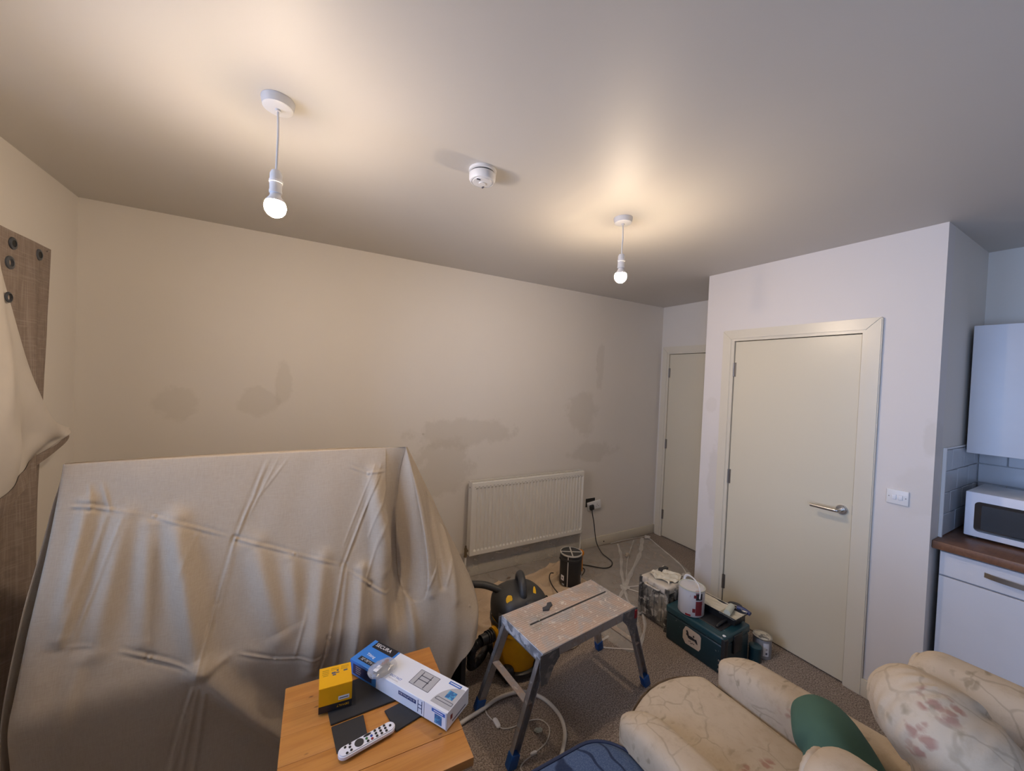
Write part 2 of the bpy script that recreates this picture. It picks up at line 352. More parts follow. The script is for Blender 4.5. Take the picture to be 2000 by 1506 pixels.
    def build(s, name, mat, parent=None, smooth=True, sharp=True, **k):
        me = bpy.data.meshes.new(name); me.from_pydata(s.v, [], s.f); me.validate()
        bm = bmesh.new(); bm.from_mesh(me); bmesh.ops.remove_doubles(bm, verts=bm.verts, dist=1e-6); bmesh.ops.recalc_face_normals(bm, faces=bm.faces); bm.to_mesh(me); bm.free()
        me.materials.append(mt[mat] if isinstance(mat, str) else mat)
        if smooth:
            me.shade_smooth()
            if sharp: me.set_sharp_from_angle(angle=math.radians(38))
        o = bpy.data.objects.new(name, me); COL.objects.link(o)
        if parent: o.parent = parent; o.matrix_parent_inverse = parent_inv(parent)
        return tag(o, **k)
def world(q):
    b = Matrix.LocRotScale(q.location, q.rotation_euler, q.scale)
    return world(q.parent) @ q.matrix_parent_inverse @ b if q.parent else b
def parent_inv(p): return world(p).inverted()
def crom(P, res):
    out = []
    for i in range(len(P)-1):
        a = P[max(i-1, 0)]; b = P[i]; c = P[i+1]; d = P[min(i+2, len(P)-1)]
        for k in range(res):
            t = k/res; out.append(.5*((2*b)+(c-a)*t+(2*a-5*b+4*c-d)*t*t+(3*b-a-3*c+d)*t**3))
    out.append(P[-1]); return out
def tag(o, label=None, cat=None, group=None, kind=None):
    if label: o['label'] = label
    if cat: o['category'] = cat
    if group: o['group'] = group
    if kind: o['kind'] = kind
    return o
def thing(name, label, cat, loc=(0, 0, 0), group=None, kind=None):
    o = bpy.data.objects.new(name, None); COL.objects.link(o); o.location = loc; o.empty_display_size = .05
    return tag(o, label, cat, group, kind)
def struct(name, label=None, loc=(0, 0, 0)): return thing(name, label, None, loc, kind='structure')
def ex(p, ey, M, name): pass
def text(name, s, size, M, mat, parent, extrude=.0002, sx=1.0):
    cu = bpy.data.curves.new(name, 'FONT'); cu.body = s; cu.size = size; cu.extrude = extrude; cu.align_x = 'CENTER'; cu.align_y = 'CENTER'
    t = bpy.data.objects.new(name, cu); COL.objects.link(t)
    bpy.context.view_layer.update()
    me = bpy.data.meshes.new_from_object(t.evaluated_get(bpy.context.evaluated_depsgraph_get()))
    bpy.data.objects.remove(t)
    for v in me.vertices: v.co = M @ Vector((v.co.x*sx, v.co.y, v.co.z))
    me.materials.clear(); me.materials.append(mt[mat]); me.name = name
    o = bpy.data.objects.new(name, me); COL.objects.link(o); o.parent = parent; o.matrix_parent_inverse = parent_inv(parent); return o
def frame(o, x, y):
    """matrix with origin o and x,y axes (z = x cross y)"""
    x = Vector(x).normalized(); z = x.cross(Vector(y)).normalized(); y = z.cross(x)
    m = Matrix.Identity(4)
    for i in range(3): m[i][0] = x[i]; m[i][1] = y[i]; m[i][2] = z[i]; m[i][3] = o[i]
    return m
def copy_tree(o, parent=None):
    c = o.copy(); COL.objects.link(c); c.parent = parent
    for ch in list(o.children): copy_tree(ch, c)
    return c

# ------------------------------------------------------------------ setting
T = .12
MB().box(XL-T, XF+T, YN-T, YB+T, -.1, 0).build('floor', 'carpet', kind='structure', smooth=False)
MB().box(XL-T, XF+T, YN-T, YB+T, H, H+.1).build('ceiling', 'ceiling', kind='structure', smooth=False)
MB().box(XL-T, XF+T, YB, YB+T, 0, H).build('wall_back', 'wall_back', kind='structure', smooth=False)
MB().box(XL-T, XF+T, YN-T, YN, 0, H).build('wall_near', 'wall', kind='structure', smooth=False)
wl = MB(); wl.box(XL-T, XL, YN, ADDED_WY0, 0, H); wl.box(XL-T, XL, ADDED_WY1, WY0, 0, H); wl.box(XL-T, XL, ADDED_WY0, ADDED_WY1, 0, WZ0); wl.box(XL-T, XL, ADDED_WY0, ADDED_WY1, WZ1, H); wl.box(XL-T, XL, WY1, YB, 0, H); wl.box(XL-T, XL, WY0, WY1, 0, WZ0); wl.box(XL-T, XL, WY0, WY1, WZ1, H)
wl.build('wall_left', 'wall', kind='structure', smooth=False)
# far wall with the opening of the far door
D2Y0, D2Y1, DH = 1.94, 2.625, 1.915
wf = MB(); wf.box(XF, XF+T, D2Y1+.012, YB, 0, H); wf.box(XF, XF+T, YN, D2Y0-.012, 0, H); wf.box(XF, XF+T, D2Y0-.012, D2Y1+.012, DH, H)
wf.build('wall_far', 'wall', kind='structure', smooth=False)
MB().box(XF+.07, XF+T, D2Y0-.012, D2Y1+.012, 0, DH).build('door_recess', 'dark_gap', bpy.data.objects['wall_far'], smooth=False)
# boxed-in cupboard walls
D1Y0, D1Y1 = .853, 1.528
wc = MB(); wc.box(XB, XB+.1, YD, D1Y0-.012, 0, H); wc.box(XB, XB+.1, D1Y1+.012, YC, 0, H); wc.box(XB, XB+.1, D1Y0-.012, D1Y1+.012, DH, H)
wc.box(XB+.07, XB+.1, D1Y0-.012, D1Y1+.012, 0, DH)
wc.build('wall_cupboard_front', 'wall_box', kind='structure', smooth=False)
MB().box(XB+.1, XF, YD, YD+.1, 0, H).build('wall_cupboard_side', 'wall', kind='structure', smooth=False)
MB().box(XB+.1, XF, YC-.1, YC, 0, H).build('wall_cupboard_rear', 'wall', kind='structure', smooth=False)

def skirt(name, x0, x1, y0, y1, h=.092):
    b = MB().box(x0, x1, y0, y1, 0, h, .004, 2); return b.build(name, 'trim', kind='structure')
sb = skirt('baseboard_back', XL, XF, YB-.015, YB)
skirt('baseboard_cupboard_right', XB-.015, XB, YD-.0, .792); skirt('baseboard_cupboard_left', XB-.015, XB, 1.61, YC)
skirt('baseboard_left', XL, XL+.015, YN, YB-.015); skirt('baseboard_near', XL+.015, XF, YN, YN+.015)
MB().lathe([(.0, 0), (.006, .0), (.006, .003), (0, .003)], 14, frame((2.63, YB-.0155, .035), (1, 0, 0), (0, 0, 1))).build('pipe_hole', 'dark_gap', sb)

def door(n, X, y0, y1, handle):
    r = struct('door_%d' % n, None)
    MB().box(X-.001, X+.038, y0, y1, .008, DH-.014, .002, 1).build('door_leaf', 'door', r)
    j = MB(); j.box(X-.012, X+.06, y1+.003, y1+.03, 0, DH+.012); j.box(X-.012, X+.06, y0-.03, y0-.003, 0, DH+.012); j.box(X-.012, X+.06, y0-.003, y1+.003, DH-.010, DH+.012)
    j.build('door_frame', 'trim', r, smooth=False)
    aw = .062; zt = DH+.004; o = .02
    for nm, pts in (('architrave', [(y1+o, 0), (y1+o+aw, 0), (y1+o+aw, zt+aw), (y1+o, zt)]), ('architrave', [(y0-o-aw, 0), (y0-o, 0), (y0-o, zt), (y0-o-aw, zt+aw)]), ('architrave', [(y0-o, zt), (y1+o, zt), (y1+o+aw, zt+aw), (y0-o-aw, zt+aw)])):
        pts = [(min(a, YB-.002), b) for a, b in pts]
        MB().prism(pts, 0, .018, frame((X, 0, 0), (0, 1, 0), (0, 0, 1)) @ Matrix.Scale(-1, 4, (0, 0, 1)) if False else Matrix(((0, 0, -1, X+.0), (1, 0, 0, 0), (0, 1, 0, 0), (0, 0, 0, 1))), bev=.004).build(nm, 'trim', r)
    for z in (1.71, .972, .235):
        h = MB().cyl((X-.008, y1+.002, z-.048), (X-.008, y1+.002, z+.048), .0055, n=12)
        h.box(X-.006, X-.0015, y1-.012, y1+.016, z-.048, z+.048); h.build('hinge', 'hinge', r)
    if handle:
        hy, hz = .897, .94
        hb = MB().cyl((X-.001, hy, hz), (X-.010, hy, hz), .026, n=28)
        hb.cyl((X-.010, hy, hz), (X-.014, hy, hz), .022, .020, n=28); hb.build('handle_rose', 'steel', r)
        MB().tube([(X-.012, hy, hz), (X-.045, hy, hz), (X-.056, hy+.006, hz), (X-.058, hy+.03, hz-.001), (X-.058, hy+.125, hz-.003)], .0095, 14, 6).build('door_handle', 'steel', r)
        MB().box(X-.003, X+.0, y0-.004, y0+.001, .925, .975).build('latch_plate', 'hinge', r)
    return r
d1 = door(1, XB, D1Y0, D1Y1, True); d2 = door(2, XF, D2Y0, D2Y1, False)

# windows (left wall, outside the frame); the second is added for extra daylight
xo = XL-.09
for k, (a, b) in enumerate(((WY0, WY1), (ADDED_WY0, ADDED_WY1))):
    wn = struct('window_%d' % (k+1)); fr = MB(); mid = (a+b)/2
    for p, q, c, d in ((a, b, WZ0, WZ0+.05), (a, b, WZ1-.05, WZ1), (a, a+.05, WZ0+.05, WZ1-.05), (b-.05, b, WZ0+.05, WZ1-.05), (mid-.02, mid+.02, WZ0+.05, WZ1-.05)): fr.box(xo, xo+.05, p, q, c, d)
    fr.build('window_frame', 'plastic_white', wn, smooth=False)
    for p, q in ((a+.05, mid-.02), (mid+.02, b-.05)): MB().box(xo+.02, xo+.024, p, q, WZ0+.05, WZ1-.05).build('pane', 'glass', wn, smooth=False)
    MB().box(XL-.02, XL+.05, a-.04, b+.04, WZ0-.03, WZ0, .005).build('window_sill', 'trim', wn)

# ------------------------------------------------------------------ pendant lights and smoke alarm
def pendant(x, y, zb, label):
    t = thing('pendant_light', label, 'ceiling light', (x, y, H), 'bare bulb pendants')
    MB().lathe([(.0, H-.0005), (.045, H-.0005), (.045, H-.006), (.041, H-.024), (.036, H-.027), (.008, H-.028), (.008, H-.034), (0, H-.034)], 40, Matrix.Translation((x, y, 0))).build('ceiling_rose', 'plastic_white', t)
    MB().tube([(x, y, H-.03), (x+.002, y-.001, H-.10), (x+.001, y, zb+.16), (x, y, zb+.105)], .0032, 10).build('cord', 'plastic_white', t)
    MB().lathe([(.004, .112), (.012, .110), (.0165, .10), (.0165, .082), (.0185, .081), (.0185, .074), (.0165, .073), (.0165, .052), (.0175, .050), (.0175, .042), (.015, .041)], 28, Matrix.Translation((x, y, zb))).build('lamp_holder', 'plastic_white', t)
    MB().lathe([(0.001, -.030), (.010, -.0285), (.020, -.0225), (.027, -.013), (.030, 0), (.0288, .0085), (.0265, .015)], 24, Matrix.Translation((x, y, zb)), caps=False).build('bulb', 'bulb', t)
    MB().lathe([(.0267, .015), (.024, .021), (.017, .031), (.014, .0385), (.0135, .041)], 24, Matrix.Translation((x, y, zb)), caps=False).build('bulb_collar', 'plastic_white', t)
pendant(-.078, 1.380, 2.078, 'bare bulb pendant near the left wall with the brighter glare')
pendant(1.375, 1.390, 2.112, 'bare bulb pendant near the cupboard, smaller in view')
sm = thing('smoke_alarm', 'round white smoke alarm on the ceiling between the two pendants', 'smoke alarm', (.613, 1.405, H))
A = Matrix.Translation((.607, 1.384, 0))
MB().lathe([(0, H-.0005), (.054, H-.0005), (.054, H-.010), (.050, H-.012), (0, H-.012)], 40, A).build('base', 'plastic_white', sm)
MB().lathe([(.047, H-.012), (.047, H-.018), (.0475, H-.020)], 40, A, caps=False).build('vent_gap', 'dark_grey', sm)
MB().lathe([(0, H-.018), (.051, H-.018), (.052, H-.022), (.0515, H-.038), (.047, H-.046), (.042, H-.048), (.042, H-.046), (.039, H-.046), (.037, H-.049), (.022, H-.051), (0, H-.051)], 40, A).build('cover', 'plastic_white', sm)
MB().lathe([(0, H-.050), (.014, H-.050), (.013, H-.055), (0, H-.056)], 24, A).build('test_button', 'plastic_white', sm)
MB().box(.575, .590, 1.362, 1.367, H-.0525, H-.050).build('print', 'line_print', sm); MB().box(.62, .626, 1.405, 1.418, H-.0525, H-.050).build('print', 'line_print', sm)

# ------------------------------------------------------------------ radiator
RX0, RX1, RYF, RZ0, RZ1 = 1.172, 2.272, YB-.102, .205, .775
rad = thing('radiator', 'white fluted panel radiator on the back wall', 'radiator', (1.72, YB-.05, RZ0))
nfl = 33; mg = .018; pit = (RX1-RX0-2*mg)/nfl
xs = [RX0, RX0+mg*.6]; dp = [0, 0]
for i in range(nfl):
    for f_a, d_a in ((.12, 0), (.38, 0), (.52, .012), (.98, .012)): xs.append(RX0+mg+pit*(i+f_a)); dp.append(d_a)
xs += [RX1-mg*.4, RX1]; dp += [0, 0]
zs = [(RZ0, 0, .006), (RZ0+.006, 0, 0), (RZ0+.034, 0, 0), (RZ0+.046, 1, 0), (RZ1-.055, 1, 0), (RZ1-.043, 0, 0), (RZ1-.006, 0, 0), (RZ1, 0, .006)]
g = MB(); nx = len(xs)
vs = [(x, RYF+d*k+o, z) for z, k, o in zs for x, d in zip(xs, dp)]
g.add(vs, [(j*nx+i, j*nx+i+1, (j+1)*nx+i+1, (j+1)*nx+i) for j in range(len(zs)-1) for i in range(nx-1)])
g.build('front_panel', 'rad', rad, smooth=False)
MB().box(RX0+.01, RX1-.01, YB-.045, YB-.035, RZ0+.01, RZ1-.012).build('rear_panel', 'rad', rad)
for x in (RX0, RX1-.004): MB().box(x, x+.004, RYF+.004, YB-.034, RZ0+.002, RZ1+.001, .001, 1).build('side_panel', 'rad', rad)
MB().lathe([(0, 0), (.007, 0), (.007, .003), (0, .003)], 12, frame((RX0-.0005, YB-.06, RZ1-.045), (0, 1, 0), (0, 0, 1)) @ Matrix.Scale(1, 4)).build('blanking_cap', 'brass', rad)
tg = MB(); tg.box(RX0, RX1, RYF+.004, RYF+.012, RZ1-.004, RZ1+.001); tg.box(RX0, RX1, YB-.045, YB-.034, RZ1-.004, RZ1+.001)
for i in range(30): x = RX0+.02+i*(RX1-RX0-.04)/29; tg.box(x-.002, x+.002, RYF+.012, YB-.045, RZ1-.012, RZ1-.007)
tg.build('top_grille', 'rad', rad, smooth=False)
sl = MB()
for i in range(33): x = RX0+mg+pit*(i+.3); sl.box(x-.006, x+.006, RYF-.0012, RYF+.0005, RZ1-.036, RZ1-.033)
sl.build('seam_mark', 'hinge', rad, smooth=False, kind='stuff')
for x, s in ((RX0-.018, 1), (RX1+.018, -1)):
    v = MB().cyl((x, YB-.065, RZ0+.0), (x, YB-.065, RZ0+.055), .011, n=16); v.cyl((x, YB-.065, RZ0+.035), (x+s*.02, YB-.065, RZ0+.035), .009, n=14)
    v.cyl((x, YB-.065, RZ0+.055), (x, YB-.065, RZ0+.075), .008, .006, n=14); v.cyl((x, YB-.065, RZ0-.012), (x, YB-.065, RZ0), .0135, n=6)
    v.build('valve', 'brass', rad)
    MB().cyl((x, YB-.065, 0.004), (x, YB-.065, RZ0-.01), .0075, n=14).build('pipe', 'rad', rad)

# ------------------------------------------------------------------ wall socket with plug, switch
so = thing('wall_socket', 'double socket pulled loose and tilted from its hole beside the radiator', 'socket', (2.48, YB, .42))
MB().box(2.392, 2.505, YB-.0015, YB+.0, .395, .475).build('back_box', 'dark_gap', so)
RS = Matrix.Translation((2.478, YB-.022, .412)) @ Euler((.1, -.20, -.22)).to_matrix().to_4x4()
MB().box(-.072, .072, -.006, .006, -.042, .042, .005, 2, RS).build('face_plate', 'plastic_white', so)
for x in (-.012, .034): MB().box(x-.006, x+.006, -.010, -.005, .012, .030, .001, 1, RS).build('rocker', 'plastic_white', so)
for x in (.030,):
    q = MB()
    for dx, dz, a, b in ((0, .004, .002, .004), (-.011, -.012, .004, .002), (.011, -.012, .004, .002)): q.box(x+dx-a, x+dx+a, -.0066, -.0055, dz-b, dz+b, 0, 1, RS)
    q.build('pin_holes', 'dark_gap', so)
pl = thing('plug', 'black three-pin plug and flex hanging from the loose socket', 'plug', (2.45, YB-.035, .41))
PP = RS @ Matrix.Translation((-.034, -.009, -.004))
MB().box(-.022, .022, -.022, .002, -.026, .022, .008, 3, PP).build('plug_body', 'black', pl)
e0 = PP @ Vector((0, -.012, -.026))
MB().tube([tuple(PP @ Vector((0, -.012, -.02))), (e0.x, e0.y-.004, e0.z-.03), (2.452, 2.672, .25), (2.45, 2.63, .10), (2.455, 2.56, .025), (2.46, 2.49, .009), (2.44, 2.41, .009), (2.37, 2.355, .009), (2.29, 2.36, .009), (2.20, 2.45, .009), (2.13, 2.50, .012), (2.08, 2.50, .03)], .0045, 10, 8).build('flex', 'cable_black', pl)
MB().tube([(2.09, 2.48, .03), (2.12, 2.46, .012), (2.13, 2.41, .009), (2.07, 2.36, .009), (2.00, 2.325, .012)], .004, 8, 6).build('cable_a', 'cable_black', pl).name = 'flex_branch'
cb = MB().tube([(1.80, 2.40, .055), (1.77, 2.40, .058), (1.72, 2.34, .056), (1.68, 2.24, .056), (1.66, 2.12, .056), (1.66, 2.02, .056)], .0042, 8, 6).build('power_cable', 'cable_black', label='thin black cable lying from the black drum towards the work platform', cat='cable')

sw = thing('light_switch', 'white double light switch right of the cupboard door', 'light switch', (XB, .679, 1.076))
MB().box(XB-.010, XB, .640, .722, 1.037, 1.110, .004, 3).build('face_plate', 'plastic_white', sw)
for y in (.669, .692): MB().box(XB-.015, XB-.009, y-.008, y+.008, 1.062, 1.086, .002, 2).build('rocker', 'label_white', sw)
for y in (.650, .711): MB().cyl((XB-.0108, y, 1.074), (XB-.009, y, 1.074), .0025, n=10).build('screw', 'hinge', sw)

# ------------------------------------------------------------------ kitchen run on the right
CF = 2.68
kb = thing('base_cabinet', 'white gloss base cabinet with drawer under the worktop', 'cabinet', (3.0, .24, 0))
KY0, KY1 = -.06, .545
MB().box(CF+.022, XF-.001, KY0, KY1, .1, .858).build('body', 'white_gloss', kb, smooth=False)
MB().box(CF+.06, XF-.01, KY0, KY1, 0, .1).build('plinth', 'white_gloss', kb, smooth=False)
dr = MB().box(CF, CF+.019, KY0+.002, KY1-.004, .742, .850, .0015, 1).build('drawer', 'white_gloss', kb)
dd = MB().box(CF, CF+.019, KY0+.002, KY1-.004, .105, .735, .0015, 1).build('door', 'white_gloss', kb)
def bow(y0, y1, z, par):
    n = 16; vs = []; fs = []
    for i in range(n+1):
        t = i/n; y = y0+(y1-y0)*t; d = .004+.026*math.sin(PI*t)**.6
        for dx, dz in ((0, -.011), (0, .011), (.004, .011), (.004, -.011)): vs.append((CF-d+dx, y, z+dz))
    for i in range(n):
        for k in range(4): fs.append((i*4+k, i*4+(k+1) % 4, (i+1)*4+(k+1) % 4, (i+1)*4+k))
    MB().add(vs, fs + [(0, 1, 2, 3), (n*4+3, n*4+2, n*4+1, n*4)]).build('handle', 'steel', par)
bow(.405, .08, .800, dr); bow(.405, .08, .66, dd) if False else None
MB().box(2.648, XF-.001, -.9, YD-.001, .862, .900, .004, 2).build('worktop', 'walnut', label='dark walnut laminate worktop under the microwave', cat='worktop')
tagged = thing('wall_cabinet', 'white gloss wall cabinet above the microwave', 'cabinet', (3.2, .2, 1.3))
MB().box(3.062, XF-.001, -.06, .538, 1.30, 1.955).build('body', 'white_gloss', tagged, smooth=False)
MB().box(3.040, 3.059, -.058, .545, 1.298, 1.957, .0015, 1).build('door', 'white_gloss', tagged)
# second wall cabinet / base run continue beyond the picture
wk = bpy.data.objects['wall_cupboard_side']; wfar = bpy.data.objects['wall_far']
MB().box(2.74, 2.752, YD-.012, YD-.0005, .9, 1.335).build('tile_trim', 'plastic_white', wk)
MB().box(2.752, XF-.012, YD-.012, YD-.0005, 1.328, 1.335).build('tile_trim', 'plastic_white', wk)
MB().box(2.752, XF-.001, YD-.004, YD-.0005, .9, 1.328).build('grout_bed', 'grout', wk)
MB().box(XF-.004, XF-.0005, -.9, YD-.004, .9, 1.30).build('grout_bed', 'grout', wfar)
tl = None
for r_i in range(4):
    z0 = .904+r_i*.1055; off = .1 if r_i % 2 else 0
    x = 2.753-off
    while x < XF-.02:
        a, b = max(x, 2.753), min(x+.198, XF-.012)
        if b-a > .01: MB().box(a, b, YD-.011, YD-.003, z0, z0+.1025, .002, 1).build('tile', 'tile', wk)
        x += .2015
    y = YD-.013+off
    while y > -.9:
        a, b = max(y-.198, -.9), min(y, YD-.013)
        if b-a > .01 and z0+.05 < 1.3: MB().box(XF-.011, XF-.003, a, b, z0, min(z0+.1025, 1.297), .002, 1).build('tile', 'tile', wfar)
        y -= .2015
mw = thing('microwave', 'silver-white microwave oven with black glass door on the worktop', 'microwave', (3.0, .3, .9))
MX, MY0, MY1, MZ0, MZ1 = 2.872, .075, .508, .912, 1.127
MB().box(MX+.012, MX+.32, MY0, MY1, MZ0, MZ1, .006, 2).build('body', 'plastic_white', mw)
MB().box(MX, MX+.013, MY0, MY1, MZ0, MZ1, .005, 2).build('front_panel', 'remote', mw)
def rrect(y0, y1, z0, z1, r, n=6):
    pts = []
    for cx, cy, a0 in ((y1-r, z1-r, 0), (y0+r, z1-r, PI/2), (y0+r, z0+r, PI), (y1-r, z0+r, 1.5*PI)):
        for k in range(n+1): a = a0+PI/2*k/n; pts.append((cx+r*math.cos(a), cy+r*math.sin(a)))
    return pts
YZ = Matrix(((0, 0, -1, MX), (1, 0, 0, 0), (0, 1, 0, 0), (0, 0, 0, 1)))
MB().prism(rrect(.19, .477, .940, 1.084, .018), -.002, .003, YZ, bev=.001).build('door_glass', 'glass_black', mw)
MB().prism(rrect(.20, .455, .955, 1.069, .006), .003, .0034, YZ).build('window_mesh', 'black', mw)
MB().cyl((MX-.012, .13, .99), (MX, .13, .99), .018, n=24).build('dial', 'remote', mw); MB().cyl((MX-.012, .13, 1.06), (MX, .13, 1.06), .018, n=24).build('dial', 'remote', mw)
for y in (MY0+.03, MY1-.03):
    for x in (MX+.04, MX+.28): MB().cyl((x, y, .9), (x, y, .913), .012, n=14).build('foot', 'black', mw)

# ------------------------------------------------------------------ curtains
def ring(x, y, z, r=.022, ri=.013, d=.004):
    return MB().lathe([(ri, -d), (r, -d*.6), (r+.001, 0), (r, d*.6), (ri, d), (ri, -d)], 26, frame((x, y, z), (0, 1, 0), (0, 0, 1)), caps=False)
c1 = thing('curtain', 'brown woven eyelet curtain hung flat against the left wall', 'curtain', (XL+.05, 2.1, 2.05))
def cf(u, v):
    y = 1.72+(2.372-1.72)*u; z = 2.05-(2.05-.05)*v
    if u > .97: y -= .012*math.sin(v*9)*.5
    a = .012+.022*v
    return (XL+.052+a*math.sin(u*17+.6)*(.1+.9*min(1, v*2))+.006*math.sin(u*41+v*3)*min(1, v*6), y+.006*math.sin(v*7), z)
g = MB().grid(90, 70, cf); nv = len(g.v); g.grid(90, 70, lambda u, v: (cf(u, v)[0]+.003, cf(u, v)[1], cf(u, v)[2])); g.build('cloth', 'curtain', c1)
for y in (1.76, 1.86, 1.97, 2.127, 2.284):
    u = (y-1.72)/.652; p = cf(u, .022); ring(p[0]+.004, y, 2.006).build('eyelet', 'grommet', c1); MB().cyl((p[0]+.0035, y, 2.006), (p[0]+.0055, y, 2.006), .013, n=20).build('eyelet_hole', 'dark_gap', c1)
for y in (1.78, 2.02, 2.34): MB().cyl((XL, y, 2.035), (XL+.06, y, 2.035), .003, n=8).build('pin', 'steel', c1)

c2 = thing('curtain', 'white-lined curtain pulled aside and folded over, brown hem showing', 'curtain', (XL+.1, 2.0, 1.5))
TOP = [Vector(p) for p in ((1.68, 2.24), (1.80, 2.20), (1.93, 2.10), (1.985, 1.95), (2.044, 1.79), (2.127, 1.585), (2.20, 1.47), (2.288, 1.365), (2.36, 1.315), (2.415, 1.292))]
BOT = [Vector(p) for p in ((1.66, .86), (1.72, .90), (1.80, .95), (1.90, 1.03), (2.013, 1.10), (2.10, 1.135), (2.20, 1.165), (2.29, 1.205), (2.36, 1.24), (2.423, 1.272))]
def ev(P, t):
    t = min(max(t, 0), .99999)*(len(P)-1); i = int(t); k = t-i; a = P[max(i-1, 0)]; b = P[i]; c = P[i+1]; d = P[min(i+2, len(P)-1)]
    return .5*((2*b)+(c-a)*k+(2*a-5*b+4*c-d)*k*k+(3*b-a-3*c+d)*k**3)
def c2f(u, v):
    a = ev(TOP, u); b = ev(BOT, u); p = a.lerp(b, v)
    x = XL+.088+.05*math.sin(PI*v)*(1-u*.7)+.03*math.sin(u*13-v*4.5)*(1-u)**.6*(.3+v)+.012*math.sin(u*31+v*9)*v*(1-u) + .012*math.exp(-((v-.75)/.12)**2)*math.sin(u*22)
    return (x, p.x, p.y)
MB().grid(80, 60, lambda u, v: c2f(u, v*.93)).build('lining', 'lining', c2)
MB().grid(80, 6, lambda u, v: (c2f(u, .93+.07*v)[0]+.002+.006*v, c2f(u, .93+.07*v)[1]+.006*v, c2f(u, .93+.07*v)[2]-.022*v)).build('hem', 'curtain', c2)
MB().grid(80, 60, lambda u, v: (c2f(u, v)[0]-.004, c2f(u, v)[1], c2f(u, v)[2]-.004)).build('face_cloth', 'curtain', c2)
p = c2f(.335, .02); ring(XL+.120, 1.964, 1.908, .022).build('eyelet', 'grommet', c2); ring(XL+.100, 2.006, 1.795, .018).build('eyelet', 'grommet', c2)
MB().tube([(XL+.03, 1.2, 2.16), (XL+.06, 1.7, 2.2), (XL+.075, 1.80, 2.19)], .003, 8).build('tie', 'cable_white', c2)
MB().cyl((XL, 1.2, 2.16), (XL+.04, 1.2, 2.16), .004, n=10).build('hook', 'steel', c2)

# ------------------------------------------------------------------ television unit and the draped sheet
tv = thing('television_unit', 'black television unit, one end showing below the draped sheet', 'cabinet', (0, 1.8, 0))
ux0, ux1, uy0, uy1, uh = -.66, .735, 1.642, 2.0, .475
MB().box(ux0, ux1, uy0-.002, uy1, uh-.03, uh, .002, 1).build('top', 'black_matt', tv)
for x in (ux0, -.05, ux1-.025): MB().box(x, x+.025, uy0+.045*(x < .5), uy1, .0, uh-.03, .002, 1).build('side_panel', 'black_matt', tv)
MB().box(ux0+.025, ux1-.025, uy0+.06, uy1, .06, .085).build('shelf', 'black_matt', tv); MB().box(ux0+.025, ux1-.025, uy1-.01, uy1, .085, uh-.03).build('back_panel', 'black_matt', tv)

C = []
LOW = [(1.612, .40), (1.640, .22), (1.648, .012)]
def low(x, dx=0.0): return [(x+dx*k, y, z) for k, (y, z) in enumerate(LOW)]
C.append([(-.662, 1.8, 1.242), (-.666, 1.765, 1.12), (-.670, 1.73, .994), (-.673, 1.69, .868), (-.679, 1.65, .737), (-.684, 1.612, .612), (-.688, 1.592, .52)]+low(-.69))
def fcol(x):
    return [(x, 1.8, 1.242), (x, 1.772, 1.12), (x, 1.738, .994), (x, 1.700, .868), (x, 1.655, .74), (x, 1.612, .62), (x, 1.592, .535)]+low(x)
for x in (-.54, -.42, -.3, -.18, -.06, .06, .17, .27, .34): C.append(fcol(x))
C.append([(.443, 1.802, 1.239), (.424, 1.808, 1.12), (.413, 1.800, .98), (.410, 1.790, .847), (.408, 1.755, .70), (.396, 1.670, .58), (.384, 1.602, .48), (.378, 1.600, .33), (.374, 1.640, .16), (.372, 1.65, .012)])
C.append([(.448, 1.8, 1.24), (.474, 1.773, 1.12), (.498, 1.742, .98), (.520, 1.703, .84), (.533, 1.662, .70), (.540, 1.618, .56), (.541, 1.595, .44), (.535, 1.577, .30), (.532, 1.568, .15), (.53, 1.568, .012)])
C.append([(.45, 1.8, 1.24), (.488, 1.785, 1.12), (.527, 1.76, .99), (.565, 1.727, .86), (.600, 1.69, .735), (.635, 1.64, .62), (.656, 1.59, .505), (.654, 1.568, .42), (.645, 1.562, .34), (.628, 1.56, .24)])
C.append([(.455, 1.82, 1.236), (.505, 1.812, 1.12), (.560, 1.80, .985), (.612, 1.785, .85), (.668, 1.765, .72), (.728, 1.73, .60), (.780, 1.69, .515), (.788, 1.645, .468), (.778, 1.615, .43), (.76, 1.59, .37)])
C.append([(.468, 1.85, 1.23), (.515, 1.862, 1.14), (.567, 1.875, 1.04), (.620, 1.89, .94), (.672, 1.91, .83), (.725, 1.925, .73), (.775, 1.94, .625), (.82, 1.955, .53), (.86, 1.968, .445), (.892, 1.98, .376)])
C.append([(.44, 1.862, 1.228)]+[(.44+.022*k, 1.862+.02*k, 1.228-.09*k) for k in range(1, 10)])
for x in (.2, -.1, -.4): C.append([(x, 1.862, 1.239)]+[(x, 1.862+.022*k, 1.239-.10*k) for k in range(1, 10)])
C.append([(-.66, 1.855, 1.236)]+[(-.662-.006*k, 1.855+.022*k, 1.236-.10*k) for k in range(1, 10)])
C.append([(-.668, 1.82, 1.238), (-.688, 1.80, 1.129), (-.697, 1.77, 1.02), (-.709, 1.745, .905), (-.718, 1.71, .785), (-.726, 1.68, .656), (-.729, 1.655, .527), (-.731, 1.66, .38), (-.733, 1.665, .2), (-.733, 1.67, .012)])
C.append([(-.662, 1.812, 1.240), (-.668, 1.815, 1.108), (-.672, 1.795, 1.0), (-.682, 1.775, .88), (-.694, 1.745, .75), (-.700, 1.71, .62), (-.708, 1.695, .5), (-.71, 1.70, .35), (-.712, 1.70, .2), (-.713, 1.70, .012)])
C = [[Vector(p) for p in c] for c in C]
NC = len(C)
